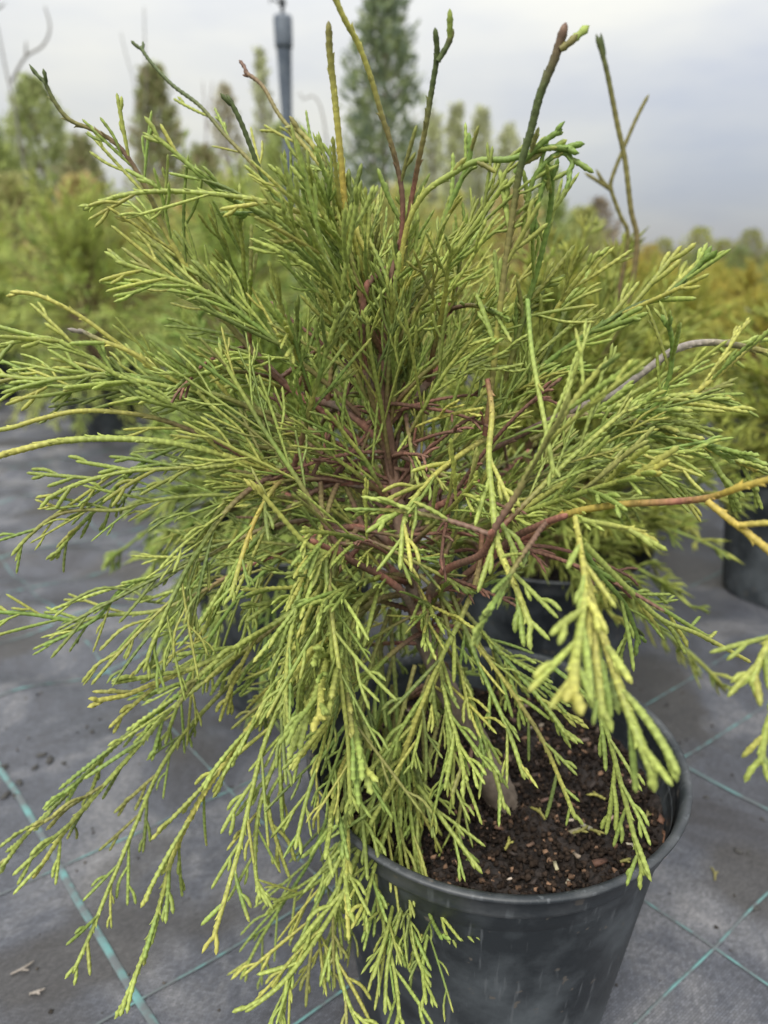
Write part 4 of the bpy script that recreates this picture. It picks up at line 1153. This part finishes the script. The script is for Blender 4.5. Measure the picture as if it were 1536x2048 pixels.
# bare saplings against the sky
SG = 'bare saplings behind the potted rows'
def sapling(lines, Yd, label, r0=.012, col=np.array([.20, .19, .17])):
    x = at(lines[0][0][0], 505, Yd)[0]
    o0 = np.array([x, Yd, 0])
    e = empty('bare_sapling', o0)
    tag(e, label, 'sapling', SG)
    for i, ln in enumerate(lines):
        P = [at(px, py, Yd + .02 * i) for px, py in ln]
        if i == 0:
            P = [np.array([P[0][0] + .02, Yd, .0])] + P
        b = Buf()
        cord(b, P, (r0 if i == 0 else r0 * .6, r0 * .35), col, K=6, scale=.04, step=.03)
        link('trunk' if i == 0 else 'branch', b.mesh('twig', M_BARK, origin=o0), e)
sapling([[(48, 330), (30, 220), (14, 150), (2, 90), (-8, 40)], [(22, 165), (50, 115), (85, 92), (100, 55), (88, 8)], [(52, 112), (52, 80)], [(-20, 30), (12, 5)]], 5.2, 'bare grey sapling with a hooked branch in the top left corner', .014)
sapling([[(275, 300), (268, 170), (255, 120), (240, 60)]], 5.6, 'faint bare stem leaning left, left of the lone narrow tree', .008)
sapling([[(291, 300), (292, 180), (290, 100), (288, 10)]], 5.6, 'straight thin bare stem just left of the lone narrow tree', .008)
sapling([[(415, 340), (412, 250), (405, 160)], [(414, 260), (425, 160)]], 6, 'forked bare stem between the lone narrow tree and the sprinkler', .009, np.array([.22, .17, .16]))
sapling([[(655, 330), (652, 270), (640, 210), (622, 190), (608, 202), (600, 185), (592, 188)]], 4.2, 'bare stem hooked over at its tip beside the sprinkler', .008, np.array([.17, .15, .12]))

# ------------------------------------------------------------------ the sprinkler on its riser
YS = 3.4
sp_top = at(573, 0, YS)[2]
sx = at(574, 240, YS)[0]
e = empty('sprinkler', (sx, YS, 0))
tag(e, 'grey-blue irrigation sprinkler on a tall plastic riser pole against the sky', 'sprinkler')
def zpx(py):
    return at(573, py, YS)[2]
b = Buf()
w = YS / F / 2
lathe(b, [(18 * w, 0), (18 * w, zpx(300)), (19 * w, zpx(240)), (26 * w, zpx(100)), (27 * w, zpx(96)), (0, zpx(96))], 24, (1, 1, 1))
link('riser_pole', b.mesh('riser_pole', M_POLE), e)
b = Buf()
lathe(b, [(0, zpx(97)), (29 * w, zpx(97)), (31 * w, zpx(90)), (32 * w, zpx(40)), (30 * w, zpx(32)), (14 * w, zpx(30)), (0, zpx(30))], 24, (1, 1, 1))
body = link('sprinkler_body', b.mesh('sprinkler_body', M_POLE), e)
b = Buf()
lathe(b, [(7 * w, zpx(32)), (6 * w, zpx(14)), (12 * w, zpx(11)), (13 * w, zpx(2)), (8 * w, zpx(-4)), (0, zpx(-5))], 16, (1, 1, 1))
link('nozzle', b.mesh('nozzle', M_POT), body)
b = Buf()
cord(b, [(0, 0, zpx(6)), (-.02, 0, zpx(3)), (-.045, 0, zpx(-2)), (-.05, 0, zpx(8))], (.004, .003), (1, 1, 1), K=6, scale=0, step=.006)
link('drive_arm', b.mesh('drive_arm', M_POT), body)

# ------------------------------------------------------------------ crumbs of soil lying on the cloth
CRG = 'crumbs of soil lying on the ground cloth'
def lump_mesh(seed):
    r = np.random.default_rng(seed)
    b = Buf()
    n, m = 9, 6
    V = []
    for j in range(m + 1):
        f_ = math.pi * j / m
        for i in range(n):
            q = 1 + r.normal(0, .16)
            V.append((q * math.sin(f_) * math.cos(i * 6.283 / n), q * .8 * math.sin(f_) * math.sin(i * 6.283 / n), .5 * math.cos(f_) * (1 + r.normal(0, .1))))
    b.add(V, [(j * n + i, (j + 1) * n + i, (j + 1) * n + (i + 1) % n, j * n + (i + 1) % n) for j in range(m) for i in range(n)], (1, 1, 1))
    return b.mesh('soil_crumb', M_CHIP, smooth=False)
LUMPS = [lump_mesh(i) for i in range(5)]
CLUS = 'dark soil crumb in the little cluster on the cloth at the left edge'
for px, py, s, lab in ((1478, 1702, .0035, 'left crumb of the dark pair on the cloth right of the pot'), (1496, 1704, .0030, 'right crumb of the dark pair on the cloth right of the pot'),
                       (1512, 1815, .0036, 'dark crumb lying on the teal thread near the right edge'), (1412, 1595, .0030, 'dark crumb on the cloth just beside the pot rim'), (1340, 1785, .0020, 'tiny crumb on the cloth below the right of the pot rim'),
                       (1462, 1900, .0020, 'tiny crumb near the crossing of the teal threads on the right'), (1525, 1640, .0030, 'brown crumb on the cloth at the right edge above the dark pair'),
                       (100, 1522, .0075, CLUS), (70, 1534, .0060, CLUS), (38, 1562, .0060, CLUS), (12, 1590, .0070, CLUS), (128, 1528, .0050, CLUS), (8, 1530, .0065, CLUS), (85, 1512, .0050, CLUS), (30, 1590, .0040, CLUS),
                       (185, 1470, .0045, 'dark crumb on the cloth just above the left cluster'), (200, 1440, .0035, 'small dark crumb farther above the left cluster'), (222, 1465, .0030, 'tiny dark crumb right above the left cluster')):
    p = on_ground(px, py)
    o = link('soil_crumb', LUMPS[rnd.randrange(5)])
    o.location = (p[0], p[1], float(ground_h(p[0], p[1])) + s * .2)
    s *= rnd.uniform(.5, .85)
    o.scale = (s * 1.3, s, s * .8)
    o.rotation_euler = (0, 0, rnd.uniform(0, 6))
    o.color = (.045, .043, .040, 1)
    tag(o, lab, 'soil crumb', CRG)
# dropped bits of twig
def scrap(px, py, ang, l, c, z, parent=None, label=None):
    p = on_ground(px, py, z)
    if parent is None:
        p[2] = float(ground_h(p[0], p[1])) + .0008
    b = Buf()
    d_ = np.array([math.cos(ang), math.sin(ang), 0])
    cord(b, [(0, 0, .0006), d_ * l * .5 + (0, 0, .0014), d_ * l + np.array([-d_[1], d_[0], 0]) * l * .2 + (0, 0, .0006)], (.0007, .0009, .0006), c, step=.0014, K=5)
    cord(b, [d_ * l * .4 + (0, 0, .001), d_ * l * .75 - np.array([-d_[1], d_[0], 0]) * l * .22 + (0, 0, .0012)], (.0006, .0006), c, step=.0014, K=5)
    o = link('twig_scrap', b.mesh('twig_scrap', M_FOL), parent)
    o.location = p if parent is None else (p[0] - MAIN_X, p[1] - MAIN_Y, p[2])
    if label:
        tag(o, label, 'twig scrap', 'dropped twig scraps on the cloth')
for px, py, a_, l in ((1145, 1668, .3, .012), (1180, 1660, -.6, .009), (1090, 1640, 2.0, .012), (1240, 1725, .1, .007), (1010, 1700, 1.0, .010), (1210, 1600, 2.6, .011), (1290, 1640, .9, .008)):
    scrap(px, py, a_, l, lerp(OLIVE, YELL, rng.random()) * .9, SOIL_Z + .005, soil)
scrap(22, 1950, .5, .016, GREY * .9, 0, None, 'pale dry twig scrap on the cloth at the lower left edge')
scrap(60, 1990, .2, .010, GREY, 0, None, 'short pale twig scrap on the cloth in the lower left corner')
scrap(1430, 1760, 1.2, .014, OLIVE, 0, None, 'olive twig scrap on the cloth right of the pot')

b = Buf()
for i in range(1500):
    x, y = rng.uniform(-.9, .9), rng.uniform(.25, 1.6)
    s = rng.uniform(.0003, .0010)
    v = np.array([(a_, b_, c_) for c_ in (0, 1) for b_ in (-1, 1) for a_ in (-1, 1)]) * s + rng.normal(0, s * .4, (8, 3))
    v += (x, y, float(ground_h(x, y)) + .0004)
    b.add(v, [(0, 2, 3, 1), (4, 5, 7, 6), (0, 1, 5, 4), (2, 6, 7, 3), (0, 4, 6, 2), (1, 3, 7, 5)], np.array([.05, .043, .036]) * rng.uniform(.3, 2.6))
tag(link('grit', b.mesh('grit', M_BARK, smooth=False)), 'fine grit and soil dust scattered over the ground cloth', 'grit', kind='stuff')
